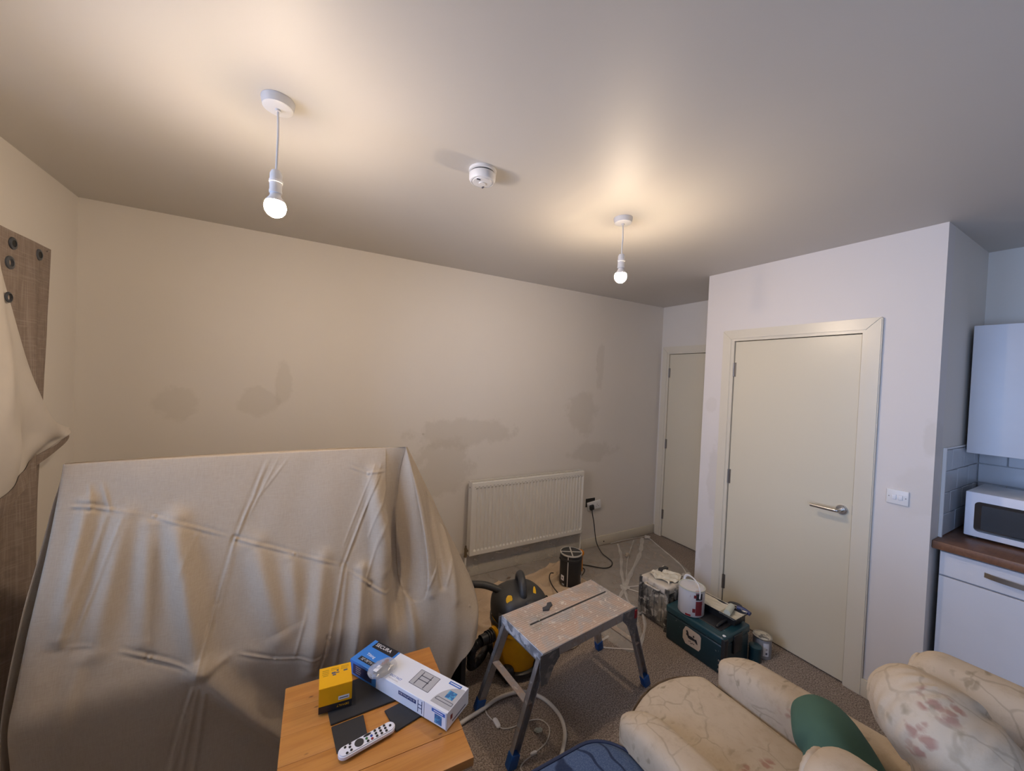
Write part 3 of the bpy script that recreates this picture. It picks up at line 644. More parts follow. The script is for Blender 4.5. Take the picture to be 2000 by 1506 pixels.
SEG = [(-.37, 1.03, -.272, .575, .036, .032), (-.13, .91, -.04, .60, .038, .022), (.10, .82, .07, .44, .032, .022), (-.505, 1.06, -.53, .68, .030, .016), (-.44, 1.02, -.42, .68, .026, .013), (-.60, 1.12, -.615, .74, .020, .015),
       (.30, 1.13, .355, .74, .030, .022), (.25, .76, .21, .34, .024, .024), (-.01, .84, .02, .62, .030, .014), (-.26, .55, .10, .04, .038, .034), (-.28, .50, -.38, .03, .010, .008), (-.27, .50, -.34, .03, .007, .006), (-.25, .48, -.30, .03, .008, .007),
       (-.19, .93, -.235, .70, .009, .006), (.175, .78, .11, .42, .010, .008), (.19, .76, .15, .40, .008, .006), (-.60, 1.17, -.585, 1.08, .006, .006), (-.57, 1.17, -.54, 1.07, .006, .005), (-.55, 1.08, -.61, .72, .009, .009), (-.51, 1.05, -.59, .70, .006, .006),
       (-.09, 1.235, -.185, .955, .0045, .0035), (-.06, 1.235, -.175, .97, .004, .003), (-.02, 1.235, -.12, 1.09, .004, .003), (.335, 1.17, .19, .80, .005, .004), (.31, 1.17, .18, .86, .004, .003), (.36, 1.08, .28, .88, .005, .004), (.35, .95, .26, .70, .006, .005),
       (.60, .74, .52, .60, .005, .005), (.66, .70, .62, .62, .006, .005), (-.262, .56, -.240, .552, .013, .008), (-.240, .552, -.19, .575, .013, .008), (-.30, 1.0, -.36, .78, .006, .003), (.05, .66, .01, .50, .006, .004), (-.56, .66, -.60, .42, .02, .008), (.50, 1.08, .545, .60, .020, .010), (.57, 1.0, .60, .62, .016, -.012), (.655, .82, .66, .55, .020, .012), (.40, .66, .395, .50, .012, -.010), (.45, .60, .47, .40, .018, .012)]
CREASE = [[(-.64, 1.11), (-.59, 1.102), (-.43, 1.05), (-.192, .942), (0, .86), (.177, .787)], [(.19, .77), (.28, .70), (.375, .632)], [(-.64, .72), (-.54, .70), (-.40, .63), (-.268, .561)], [(-.16, .575), (-.05, .52), (.15, .47)],
          [(-.098, 1.235), (-.192, .942), (-.235, .75), (-.268, .561), (-.31, .4), (-.346, .234)], [(.338, 1.15), (.18, .787), (.13, .55), (.077, .292)], [(.20, 1.17), (.28, 1.135), (.36, 1.14)]]
def sdist(x, z, a, b, c, d):
    vx, vz = c-a, d-b; L = vx*vx+vz*vz; t = max(0, min(1, ((x-a)*vx+(z-b)*vz)/L)); return math.hypot(x-a-vx*t, z-b-vz*t), t
def sheet_disp(x, z):
    s = 0
    for a, b, c, d, wd, am in SEG:
        if abs(x-(a+c)/2) > abs(a-c)/2+wd*3: continue
        q, t = sdist(x, z, a, b, c, d); s += am*(1.4 if wd > .013 else .8)*math.exp(-(q/wd)**2)*(.25+.75*math.sin(PI*min(max(t, .04), .96))**.5)
    for pl_ in CREASE:
        for i in range(len(pl_)-1):
            q, t = sdist(x, z, *pl_[i], *pl_[i+1])
            if q < .03: s += (.55+.9*noise.noise(Vector((x*9, z*9, 5+i))))*min(1, .15+(1-t if i == len(pl_)-2 else 1)*(t if i == 0 else 1)*3)*(.0040*math.exp(-(q/.0034)**2) - .0038*math.exp(-((q-.009)/.006)**2)) # .0030*math.exp(-(q/.0035)**2) - .0030*math.exp(-((q-.009)/.006)**2)
    s += .010*noise.noise(Vector((x*3.2, z*2.2, 3.3)))+.004*noise.noise(Vector((x*11, z*5, 1.3)))
    return s
NU, NV = 620, 250
NF = 560
def umap(i): return (i/NF)*(13.6/len(C)) if i < NF else (13.6+(i-NF)/(NU-NF)*(len(C)-13.6))/len(C)
def ring_eval(u, v):
    cols = []
    fu = u*NC; i = int(fu); k = fu-i
    ps = []
    for j in (-1, 0, 1, 2): ps.append(ev(C[(i+j) % NC], v))
    a, b, c, d = ps
    return .5*((2*b)+(c-a)*k+(2*a-5*b+4*c-d)*k*k+(3*b-a-3*c+d)*k**3)
P_ = [[ring_eval(umap(i), j/(NV-1)) for i in range(NU)] for j in range(NV)]
vs = []
for j in range(NV):
    for i in range(NU):
        p = P_[j][i]; n = (P_[j][(i+1) % NU]-P_[j][i-1]).cross(P_[min(j+1, NV-1)][i]-P_[max(j-1, 0)][i])
        if n.length > 1e-9: n.normalize()
        ctr = Vector((0, 1.86, p.z)) ; 
        if n.dot(p-ctr) < 0: n = -n
        fv = min(1, j/(14.0 if umap(i)*NC < 9.2 else 75.0))
        fade = 1.0 if umap(i)*NC < 13.4 else .35
        if p.z < .12: fade *= max(.2, p.z/.12)
        q = p + n*sheet_disp(p.x, p.z)*fv*fade
        if umap(i)*NC < 12.6 and .38 < q.z < .50 and 1.622 < q.y < 1.72: q.y = 1.622+(q.y-1.622)*.1
        vs.append(tuple(q))
fs = [(j*NU+i, j*NU+(i+1) % NU, (j+1)*NU+(i+1) % NU, (j+1)*NU+i) for j in range(NV-1) for i in range(NU)]
cb_ = len(vs); vs.append((-.1, 1.83, 1.243)); fs += [(i, (i+1) % NU, cb_) for i in range(NU)]
MB().add(vs, fs).build('dust_sheet', 'sheet', sharp=False, label='large cream cotton dust sheet draped over the television unit', cat='dust sheet')

# ------------------------------------------------------------------ pine side table
tb = thing('side_table', 'square pine side table in front of the draped sheet', 'table', (.226, 1.22, 0))
TX0, TX1, TY0, TY1, TZ = -.022, .474, .965, 1.452, .50
TR = Matrix.Translation((.226, 1.21, 0)) @ Matrix.Rotation(math.radians(-2.2), 4, 'Z') @ Matrix.Translation((-.226, -1.21, 0))
nb = 5
for i in range(nb):
    a = TY0+(TY1-TY0)*i/nb; b = TY0+(TY1-TY0)*(i+1)/nb
    MB().box(TX0, TX1, a+.0003, b-.0003, TZ-.026, TZ+random.uniform(-.0002, .0001), .0025 if i in (0, nb-1) else .0006, 2, TR).build('board', 'pine', tb)
for x, y in ((TX0+.03, TY0+.03), (TX1-.075, TY0+.03), (TX0+.03, TY1-.075), (TX1-.075, TY1-.075)): MB().box(x, x+.045, y, y+.045, 0, TZ-.026, .004, 2, TR).build('leg', 'pine', tb)
for b in ((TX0+.075, TX1-.075, TY0+.04, TY0+.06), (TX0+.075, TX1-.075, TY1-.06, TY1-.04), (TX0+.04, TX0+.06, TY0+.075, TY1-.075), (TX1-.06, TX1-.04, TY0+.075, TY1-.075)): MB().box(b[0], b[1], b[2], b[3], TZ-.115, TZ-.026, .002, 1, TR).build('apron', 'pine', tb)

def quad_slab(name, pts, z0, z1, mat, label, cat, group=None, bev=.0012):
    return MB().prism(pts, z0, z1, None, bev).build(name, mat, label=label, cat=cat, group=group)
quad_slab('placemat', [(.100, 1.385), (.112, 1.240), (.325, 1.243), (.345, 1.400)], TZ+.0006, TZ+.0056, 'black_matt', 'large black rectangular mat under the yellow box', 'mat')
quad_slab('coaster', [(.113, 1.233), (.121, 1.138), (.206, 1.160), (.205, 1.234)], TZ+.0006, TZ+.0050, 'black_matt', 'square black mat half under the remote control', 'mat')
quad_slab('coaster', [(.266, 1.219), (.284, 1.130), (.373, 1.150), (.352, 1.232)], TZ+.0006, TZ+.0050, 'black_matt', 'square black mat poking out below the long blue and white box', 'mat')

# yellow box
yb = thing('small_box', 'small yellow cardboard box with black base band', 'box', (.13, 1.32, TZ))
ybp = [(.080, 1.292), (.176, 1.284), (.181, 1.374), (.085, 1.384)]
zb = TZ+.0062
MB().prism(ybp, zb, zb+.022, None, .0006).build('base_band', 'label_black', yb)
ins = [(x+(.1305-x)*.004, y+(1.334-y)*.004) for x, y in ybp]
MB().prism(ybp, zb+.0222, zb+.080, None, .0008).build('carton', 'card_yellow', yb)
F = frame(((.080+.176)/2, (1.292+1.284)/2-.0003, zb+.0), (.096, -.008, 0), (0, 0, 1))
def flat(name, M, x0, x1, y0, y1, mat, par, t=.0003): return MB().box(x0, x1, y0, y1, 0, t, 0, 1, M).build(name, mat, par)
flat('paper_label', F, .008, .040, .030, .042, 'card_white', yb); flat('paper_label_print', F, .011, .037, .034, .037, 'line_print', yb, .0005)
text('base_lettering', 'DEWALT', .009, F @ Matrix.Translation((.022, .012, 0)) @ Matrix.Rotation(PI, 4, 'Z'), 'yellow', yb, .0003)
F2 = frame((.1305, 1.334, zb+.0800), (.096, -.008, 0), (.008, .096, 0))
for i, (x, y, a, b) in enumerate(((-.030, .030, .010, .0015), (-.030, .022, .010, .0015), (-.030, .014, .010, .0015), (-.030, .006, .008, .0015), (-.002, .032, .012, .0012), (-.002, .026, .012, .0012), (.028, .034, .012, .0012), (.028, .028, .012, .0012), (.026, .022, .010, .0012))):
    flat('print_line', F2, x-a, x+a, y-b, y+b, 'ochre_print', yb)
for x, y, a, b in ((-.006, .012, .006, .004), (.006, .020, .003, .003), (.006, .010, .005, .002), (.030, .013, .006, .003), (-.004, .003, .005, .003)): flat('print_symbol', F2, x-a, x+a, y-b, y+b, 'line_print', yb)

# long wall-mount box (world corners of its top; height .056)
mb_ = thing('mount_box', 'long blue and white cardboard box holding a screen wall mount', 'box', (.35, 1.27, TZ))
zt = TZ+.006+.052; z0 = TZ+.006
Aq = Vector((.418, 1.061, 0)); Bq = Vector((.521, 1.112, 0)); Dq = Vector((.186, 1.430, 0))
lx = (Dq-Aq); L = lx.length; ex_ = lx.normalized(); ey_ = Vector((ex_.y, -ex_.x, 0)); W = abs((Bq-Aq).dot(ey_)); ey_ = ey_ if (Bq-Aq).dot(ey_) > 0 else -ey_
# local frame: x along length from front end A to back end D, y across (A to B)
MBX = Matrix.Identity(4)
for i in range(3): MBX[i][0] = ex_[i]; MBX[i][1] = ey_[i]; MBX[i][2] = (0, 0, 1)[i]; MBX[i][3] = (Aq.x, Aq.y, z0)[i]
hh = zt-z0; LB = L*.70
MB().box(0, LB, 0, W, 0, hh, .0012, 1, MBX).build('white_section', 'card_white', mb_)
MB().box(LB, L, 0, W, 0, hh, .0012, 1, MBX).build('blue_section', 'card_blue', mb_)
MB().box(-.0012, 0, .001, W-.001, .001, hh+.002, 0, 1, MBX).build('end_flap', 'card_white', mb_)
MB().box(-.0014, .004, -.0004, .002, 0, hh, 0, 1, MBX).build('corner_edge', 'grey_print', mb_)
top = MBX @ Matrix.Translation((0, 0, hh))
# top frame for reading direction: text runs from back end to front end, x' = -ex, y' = ey
def tf(a, b, M0=None): return top @ Matrix.Translation((a, b, .0001)) @ Matrix(((-1, 0, 0, 0), (0, -1, 0, 0), (0, 0, 1, 0), (0, 0, 0, 1)))
flip = (ex_.cross(ey_)).z
def topm(a, b, extra=0):
    x = -ex_; y = ey_
    if x.cross(y).z < 0: pass
    o = top @ Vector((a, b, .0001+extra)); m = Matrix.Identity(4)
    yy = Vector((0, 0, 1)).cross(x)
    for i in range(3): m[i][0] = x[i]; m[i][1] = yy[i]; m[i][2] = (0, 0, 1)[i]; m[i][3] = o[i]
    return m
sgn = 1 if Vector((0, 0, 1)).cross(-ex_).dot(ey_) > 0 else -1
flat('logo_panel', topm(LB+(L-LB)*.46, W*.82), -.052, .052, -W*.12, W*.18, 'label_black', mb_)
text('logo_lettering', 'SECURA', .021, topm(LB+(L-LB)*.52, W*.86, .0003), 'label_white', mb_, sx=1.0)
text('type_lettering', 'Tilting', .016, topm(LB+(L-LB)*.60, W*.42), 'label_white', mb_)
flat('size_panel', topm(LB+(L-LB)*.55, W*.19), -.036, .036, -.009, .009, 'label_black', mb_)
text('size_lettering', '32"-70"TV', .014, topm(LB+(L-LB)*.55, W*.19, .0003), 'label_white', mb_, sx=.9)
text('slogan_lettering', 'EASY FAST', .012, topm(L*.54, W*.20), 'blue_print', mb_, sx=.9)
text('slogan_lettering', 'INSTALLATION', .006, topm(L*.54, W*.10), 'grey_print', mb_)
# drawn television back with bracket
pic = topm(L*.335, W*.56)
flat('picture_panel', pic, -.038, .044, -.034, .030, 'grey_print', mb_, .0002)
def outline(name, M0, pts, wd, mat, par, closed=True, t=.0005):
    b = MB(); n = len(pts)
    for i in range(n if closed else n-1):
        a = Vector((*pts[i], 0)); c = Vector((*pts[(i+1) % n], 0)); d = (c-a).normalized(); nn = Vector((-d.y, d.x, 0))*wd
        b.add([tuple(a-nn), tuple(c-nn), tuple(c+nn), tuple(a+nn)]+[tuple(q+Vector((0, 0, t))) for q in (a-nn, c-nn, c+nn, a+nn)], [(4, 5, 6, 7), (0, 1, 5, 4), (1, 2, 6, 5), (2, 3, 7, 6), (3, 0, 4, 7)], M0)
    return b.build(name, mat, par, smooth=False)
outline('picture_outline', pic, [(-.038, -.034), (.044, -.034), (.044, .030), (-.038, .030)], .0007, 'line_print', mb_)
for a, b in (((-.020, -.030), (-.020, .026)), ((.018, -.030), (.018, .026)), ((-.022, .010), (.022, .010)), ((-.022, -.006), (.022, -.006))): outline('bracket_drawing', pic, [a, b], .0014, 'line_print', mb_, False, .0007)
# room picture
rp = topm(L*.095, W*.50)
pts = [(-.036, -.040)] + [(-.036+.058*math.sin(a), -.040+.076*math.sin(a)**.5 if a else -.040) for a in []]
arc = [(-.034+.075*(1-math.cos(t)), -.046+.088*math.sin(t)) for t in [PI/2*k/10 for k in range(11)]]
MB().prism([(.040, -.046)]+[(p[0] if p[0] < .040 else .040, p[1]) for p in reversed(arc)], 0, .0003, rp).build('room_picture', 'grey_print', mb_)
flat('screen_picture', rp, -.004, .026, -.012, .018, 'pic_print', mb_, .0006)
outline('shelf_drawing', rp, [(-.028, -.030), (.036, -.030), (.036, -.020), (-.024, -.020)], .0010, 'line_print', mb_)
flat('blue_panel', topm(L*.10, W*.88), -.024, .024, -.006, .006, 'blue_print', mb_); flat('panel_print', topm(L*.10, W*.88), -.020, .020, -.0015, .0015, 'label_white', mb_, .0005)
# long side towards the camera (y=0 face)
sd = frame(MBX @ Vector((0, -.0002, 0)), -ex_, (0, 0, 1))
def sdm(a, h): return frame(MBX @ Vector((a, -.0002 if (MBX.to_3x3() @ Vector((0, 1, 0))).dot(ey_) > 0 else 0, h)), -ex_, (0, 0, 1))
flat('side_label', sdm(L*.37, .034), -.038, .038, -.006, .006, 'navy_print', mb_); text('side_lettering', 'FOR TVS UP TO 70"', .008, sdm(L*.37, .034), 'label_white', mb_, .0005)
for a, b in (((-.008, -.020), (-.008, .018)), ((.008, -.020), (.008, .018)), ((-.009, .005), (.009, .005)), ((-.009, -.006), (.009, -.006))): outline('bracket_drawing', sdm(L*.245, .028), [a, b], .0010, 'navy_print', mb_, False, .0005)
flat('side_line', sdm(L*.205, .026), -.0005, .0005, -.026, .026, 'navy_print', mb_)
flat('side_picture', sdm(L*.075, .020), -.014, .014, -.014, .014, 'pic_print', mb_); flat('blue_panel', sdm(L*.075, .042), -.026, .026, -.005, .005, 'blue_print', mb_); flat('panel_print', sdm(L*.075, .042), -.018, .018, -.0012, .0012, 'label_white', mb_, .0005)
flat('info_panel', sdm(L*.86, .028), -.044, .050, -.020, .014, 'navy_print', mb_)
for k in range(4): flat('info_line', sdm(L*.90, .036-.007*k), -.012, .014-.003*(k % 2), -.0012, .0012, 'grey_print', mb_, .0005)
en = frame(MBX @ Vector((-.0014, W/2, hh/2)), ey_ if (Vector((0, 0, 1)).cross(ey_)).length else ey_, (0, 0, 1))
enm = frame(MBX @ Vector((-.0014, W/2, hh/2)), ey_, (0, 0, 1))
if (enm.to_3x3() @ Vector((0, 0, 1))).dot(ex_) > 0: enm = frame(MBX @ Vector((-.0014, W/2, hh/2)), -ey_, (0, 0, 1))
flat('end_print', enm, -.030, .040, -.017, -.013, 'line_print', mb_); flat('end_print', enm, -.040, -.030, -.004, .010, 'maroon' if 0 else 'label_maroon', mb_)

# parts bag on the box
pb = thing('parts_bag', 'clear bag of small dark fixings with a white label on the long box', 'bag', (.29, 1.34, zt))
bc = Vector((.276, 1.318, zt+.001)); bM = Matrix.Translation(bc) @ Matrix.Rotation(math.radians(18), 4, 'Z')
MB().ell((0, 0, .011), (.050, .036, .012), 2.4, bM, 40, 16, lambda p, t, f: Vector((p.x, p.y, max(p.z+.004*noise.noise(Vector((p.x*70, p.y*70, 1))), -.0108)))).build('bag_film', 'bag', pb)
MB().box(-.030, .032, -.008, .014, .004, .014, .004, 2, bM @ Matrix.Rotation(.25, 4, 'Z')).build('fixings', 'dark_grey', pb)
MB().box(.006, .036, .000, .014, .012, .018, .003, 2, bM @ Matrix.Rotation(.3, 4, 'Z')).build('fixings', 'label_maroon', pb)
for k in range(9): MB().cyl(tuple(bM @ Vector((-.03+.007*k, -.018+.004*(k % 3), .006))), tuple(bM @ Vector((-.02+.007*k, -.010+.004*(k % 2), .009))), .0025, n=8).build('screw', 'steel', pb)
MB().box(-.034, -.006, -.006, .010, .0225, .0228, 0, 1, bM @ Matrix.Rotation(.3, 4, 'Z')).build('paper_label', 'card_white', pb)

# remote control
rm = thing('remote_control', 'slim white remote control with round black pad on the table', 'remote control', (.2, 1.13, TZ))
r0 = Vector((.128, 1.118, 0)); r1 = Vector((.276, 1.143, 0)); rx = (r1-r0).normalized(); RL = (r1-r0).length+.012; RW = .036
RM = frame(((r0+r1)/2).to_tuple()[:2]+(TZ+.0055,), rx, (-rx.y, rx.x, 0))
outl = []
for k in range(13): a = -PI/2+PI*k/12; outl.append((RL/2-RW/2+RW/2*math.cos(a), RW/2*math.sin(a)))
for k in range(13): a = PI/2+PI*k/12; outl.append((-RL/2+RW/2+RW/2*math.cos(a), RW/2*math.sin(a)))
MB().prism(outl, 0, .014, RM, .003).build('body', 'remote', rm)
def btn(x, y, rx_, ry_=None, mat='black', nm='button', h=.001): MB().prism([(x+rx_*math.cos(2*PI*k/20), y+(ry_ or rx_)*math.sin(2*PI*k/20)) for k in range(20)], .0138, .0142+h, RM).build(nm, mat, rm)
btn(-.024, 0, .0125, nm='touch_pad', mat='dark_grey')
for x, y in ((-.060, .009), (-.046, .012), (-.049, .002), (-.048, -.009), (-.060, -.011)): btn(x, y, .0035)
for i, x in enumerate((.024, .038, .052)):
    for y in (.010, 0, -.010): btn(x, y, .0037)
btn(.067, 0, .0037); btn(-.002, -.010, .0037)
MB().prism([(.002+.011*math.cos(2*PI*k/20), .010+.0035*math.sin(2*PI*k/20)) for k in range(20)], .0138, .0152, RM).build('volume_rocker', 'black', rm)
btn(-.003, 0, .0037, mat='btn_green'); btn(.011, .0, .0037, mat='btn_blue'); btn(.010, -.010, .0037, mat='btn_red')

# ------------------------------------------------------------------ folding work platform
st = thing('work_platform', 'paint-caked aluminium folding work platform with blue feet', 'step platform', (1.18, 1.42, 0))
SM = Matrix.Translation((1.178, 1.420, 0)) @ Matrix.Rotation(math.radians(6.2), 4, 'Z')
SL, SW, SH = .300, .149, .47
for y0, y1 in ((-SW, -.004+.022), (.004+.022, SW)):
    b = MB(); b.box(-SL, SL, y0+.001, y1-.001, SH-.004, SH, 0, 1, SM)
    n = int((y1-y0)/.012)
    for k in range(n): y = y0+.006+k*.012; b.box(-SL, SL, y-.003, y+.003, SH, SH+.0008, 0, 1, SM)
    b.build('tread', 'alu_top', st, smooth=False)
MB().box(-SL, -SL+.066, .017, .027, SH-.004, SH+.001, 0, 1, SM).build('slot_end', 'alu_top', st); MB().box(SL-.02, SL, .017, .027, SH-.004, SH+.001, 0, 1, SM).build('slot_end', 'alu_top', st)
MB().box(-SL+.066, SL-.02, .0175, .0265, SH-.0035, SH-.0005, 0, 1, SM).build('slot_channel', 'dark_gap', st)
for s in (-1, 1): MB().box(-SL, SL, min(s*SW, s*(SW-.004)), max(s*SW, s*(SW-.004)), SH-.042, SH-.0005, .001, 1, SM).build('side_rail', 'alu', st)
MB().box(-SL-.004, -SL, -SW, SW, SH-.045, SH, .001, 1, SM).build('end_cap', 'alu_white', st); MB().box(SL, SL+.004, -SW, SW, SH-.045, SH, .001, 1, SM).build('end_cap', 'alu_white', st)
for sx, sy, fx, fy in ((-1, -1, .800, 1.288), (-1, 1, .792, 1.592), (1, -1, 1.628, 1.335), (1, 1, 1.590, 1.645)):
    t0 = SM @ Vector((sx*(SL-.012), sy*(SW-.022), SH-.035)); ft = Vector((fx, fy, .03)); d = (t0-ft).normalized()
    fr_ = frame(tuple(ft), d.cross(Vector((0, 1, 0))) if abs(d.y) < .9 else (1, 0, 0), (0, 1, 0))
    xax = Vector((0, 1, 0)).cross(d).normalized(); yax = d.cross(xax)
    lm = Matrix.Identity(4)
    for i in range(3): lm[i][0] = xax[i]; lm[i][1] = yax[i]; lm[i][2] = d[i]; lm[i][3] = ft[i]
    Ln = (t0-ft).length
    b = MB(); b.box(-.018, .018, -.012, -.009, 0, Ln, 0, 1, lm) if sy > 0 else b.box(-.018, .018, .009, .012, 0, Ln, 0, 1, lm)
    b.box(-.018, -.0155, -.012, .012, 0, Ln, 0, 1, lm); b.box(.0155, .018, -.012, .012, 0, Ln, 0, 1, lm)
    leg = b.build('leg', 'alu', st, smooth=False)
    MB().box(-.021, .021, -.016, .016, -.030/max(d.z, .5), .030, .004, 2, lm).build('foot', 'rub_blue', leg)
    k = MB().prism([(-.016, .008), (.085, .008), (.090, -.032), (.060, -.062), (.028, -.120), (-.006, -.120), (-.018, -.05)], 0, .003, SM @ Matrix(((-sx, 0, 0, sx*(SL)), (0, 0, -1*sy, sy*(SW-.0+.0035)), (0, 1, 0, SH-.012), (0, 0, 0, 1))))
    k.build('hinge_bracket', 'bracket', st, smooth=False)
    if sx > 0: MB().box(SL-.006, SL+.012, min(sy*(SW-.010), sy*(SW+.008)), max(sy*(SW-.010), sy*(SW+.008)), SH-.055, SH-.012, .003, 2, SM).build('release_catch', 'red', st)
for sx in (-1, 1):
    a = .45
    p0 = (SM @ Vector((sx*(SL-.012), -(SW-.022), SH-.035))).lerp(Vector(((.800, 1.288, .03), (1.628, 1.335, .03))[sx > 0]), a)
    p1 = (SM @ Vector((sx*(SL-.012), (SW-.022), SH-.035))).lerp(Vector(((.792, 1.592, .03), (1.590, 1.645, .03))[sx > 0]), a)
    d = (p1-p0); lm = frame(tuple(p0), d, (0, 0, 1))
    MB().box(-.005, d.length+.005, -.003, .003, -.016, .016, .001, 1, lm).build('cross_brace', 'alu_top', st)
    MB().box(-.005, d.length+.005, -.012, .012, -.0, .0025, 0, 1, frame(tuple(p0+Vector((0, 0, .0))), d, d.cross(Vector((0, 0, 1))))).build('cross_brace_flange', 'alu_top', st)
    q0 = SM @ Vector((sx*(SL-.010), -(SW-.01), SH-.052)); q1 = SM @ Vector((sx*(SL-.010), (SW-.01), SH-.052))
    MB().cyl(tuple(q0), tuple(q1), .009, n=14).build('pivot_tube', 'alu', st)
# bits on the platform
rg = MB()
def crump(cx, cy, cz, rx_, ry_, rz_, sd=0, nu=26, nv=14, amp=.35, M=None):
    return MB().ell((0, 0, 0), (rx_, ry_, rz_), 2, Matrix.Translation((cx, cy, cz)) if M is None else M, nu, nv, lambda p, t, f: p*(1+amp*noise.noise(Vector((p.x/rx_*1.3+sd, p.y/ry_*1.3, p.z/rz_*1.3)))*1.6))
q = SM @ Vector((-.075, .075, SH))
MB().prism([(x*1.25, y*1.25) for x, y in [(-.035, -.010), (-.012, -.018), (.004, -.004), (.020, .004), (.026, .022), (.008, .024), (-.006, .008), (-.026, .006)]], .001, .007, Matrix.Translation(q), .001).build('tape_scrap', 'rub_blue' if False else 'grommet', label='folded scrap of dark blue tape on the work platform', cat='scrap')
for i in range(34):
    p = SM @ Vector((random.uniform(-.28, .28), random.uniform(-.14, .14), SH+.0018)); r = random.uniform(.0015, .0045)
    if i == 0: deb = MB()
    s_ = len(deb.v); deb.add([tuple(p+Vector((r*math.cos(a)*random.uniform(.6, 1.3), r*math.sin(a)*random.uniform(.6, 1.3), z))) for z in (0, r*.5) for a in [2*PI*k/5 for k in range(5)]], [(4, 3, 2, 1, 0), (5, 6, 7, 8, 9)]+[(k, (k+1) % 5, 5+(k+1) % 5, 5+k) for k in range(5)])
deb.build('plaster_crumbs', 'roller', label='pale plaster crumbs scattered over the work platform', cat='debris', kind='stuff', smooth=False)

# ------------------------------------------------------------------ floor sheets
fsd = MB()
def fsf(u, v):
    x = .78+(2.02-.78)*u
    yf = 1.90-.25*math.sin(u*2.2)*.5+.10*math.sin(u*9)+.05*u; yb = 2.60-.12*(1-u)+.03*math.sin(u*7)
    if u > .82: yf += (u-.82)*1.3
    y = yf+(yb-yf)*v
    fold = abs(math.sin((x*.7+y*1.1)*13+noise.noise(Vector((x*3, y*3, 0)))*3))**.5
    z = .007+.024*(1-fold)+.010*max(0, noise.noise(Vector((x*6, y*9, 2))))+.034*math.exp(-((y-2.42-.25*(x-1.5))/.022)**2)+.034*math.exp(-((y-2.2-.35*(x-1.3))/.02)**2)+.03*math.exp(-((y-2.02+.2*(x-1.3))/.022)**2)+.03*math.exp(-((y-2.30+.5*(x-1.6))/.018)**2)
    return (x, y, z)
fsd.grid(150, 110, fsf).build('floor_dust_sheet', 'sheet_floor', label='tan cotton dust sheet rumpled on the floor behind the vacuum cleaner', cat='dust sheet')
ps = thing('plastic_sheet', 'clear polythene sheet spread over the carpet below the radiator', 'plastic sheet', (2.2, 2.3, 0))
FB = [Vector(p) for p in ((1.0, 2.48), (1.40, 2.50), (1.66, 2.48), (1.70, 1.66), (1.80, 1.53), (1.93, 1.62), (2.08, 1.78), (2.40, 1.86), (2.74, 1.90), (2.93, 1.99), (3.06, 2.32), (3.14, 2.56), (3.20, 2.66))]
def psf(u, v):
    a = ev(FB, u); yb = YB-.018 if a.x < 2.35 else YB-.02-.05*min(1, (a.x-2.35)*2)
    y = a.y+(yb-a.y)*min(v/.85, 1); x = a.x
    z = .0032
    z += .0005*abs(noise.noise(Vector((x*14, y*14, 0))))+(.004 if x > 1.95 else .001)*max(0, noise.noise(Vector((x*5, y*5, 4))))
    if v > .85:
        h = (v-.85)/.15
        if x < 2.32: z += h*.20; y -= .006*(1-h)+.003*math.sin(x*40)*h-.0; y = min(y, YB-.0175)
        else: y = min(y+h*.012, YB-.018)
    return (x, y, z)
MB().grid(120, 90, psf).build('film', 'film', ps)
def ribbon(pts, wd, z=.009):
    P = crom([Vector((*p, z)) for p in pts], 8); vs = []; fs = []
    for i, p in enumerate(P):
        d = (P[min(i+1, len(P)-1)]-P[max(i-1, 0)]).normalized(); n = Vector((-d.y, d.x, 0)); k = wd*(.7+.5*noise.noise(p*9))
        vs += [tuple(p-n*k), tuple(p+Vector((0, 0, .004))), tuple(p+n*k)]
    for i in range(len(P)-1): fs += [(i*3, i*3+1, i*3+4, i*3+3), (i*3+1, i*3+2, i*3+5, i*3+4)]
    return MB().add(vs, fs).build('fold', 'film_fold', ps)
ribbon([(3.10, 2.66), (2.80, 2.42), (2.45, 2.20), (2.23, 2.058)], .022); ribbon([(2.76, 2.66), (2.60, 2.46), (2.40, 2.26), (2.23, 2.06)], .016); ribbon([(2.98, 2.66), (2.6, 2.38), (2.25, 2.06)], .008)
ribbon([(2.23, 2.058), (2.05, 1.95), (1.90, 1.84), (1.80, 1.70)], .014); ribbon([(2.23, 2.06), (2.30, 1.95), (2.42, 1.87)], .010); ribbon([(2.23, 2.06), (2.12, 1.92), (2.07, 1.80)], .012); ribbon([(2.24, 2.06), (2.5, 2.0), (2.85, 1.98)], .009)
ribbon([(3.18, 2.66), (3.08, 2.40), (2.96, 2.10), (2.80, 1.93), (2.60, 1.90)], .012); ribbon([(2.12, 1.79), (2.0, 1.66), (1.80, 1.53)], .012); ribbon([(1.80, 1.53), (1.6, 1.66), (1.72, 1.70)], .010, .008)
ribbon([(2.7, 2.70), (2.9, 2.70), (3.18, 2.68)], .010)
crump(2.80, 1.935, .03, .05, .035, .022, 5).build('bunch', 'film_fold', ps); crump(2.23, 2.06, .012, .035, .03, .008, 9).build('bunch', 'film_fold', ps); crump(3.15, 2.64, .02, .03, .022, .015, 2).build('bunch', 'film_fold', ps)
def scrap(x, y, z, r, label, mat='roller'):
    crump(x, y, z+r*.35, r, r*.7, r*.4, x*7, 16, 10, .6).build('scrap', mat, label=label, cat='scrap')
scrap(2.66, 2.44, .009, .024, 'small pale crumpled scrap on the clear polythene sheet', 'sheet')
scrap(1.46, 2.52, .030, .014, 'tiny reddish scrap on the tan floor sheet under the radiator', 'brown_pipe')
scrap(.985, 1.372, 0, .016, 'small white crumpled scrap on the carpet under the work platform')

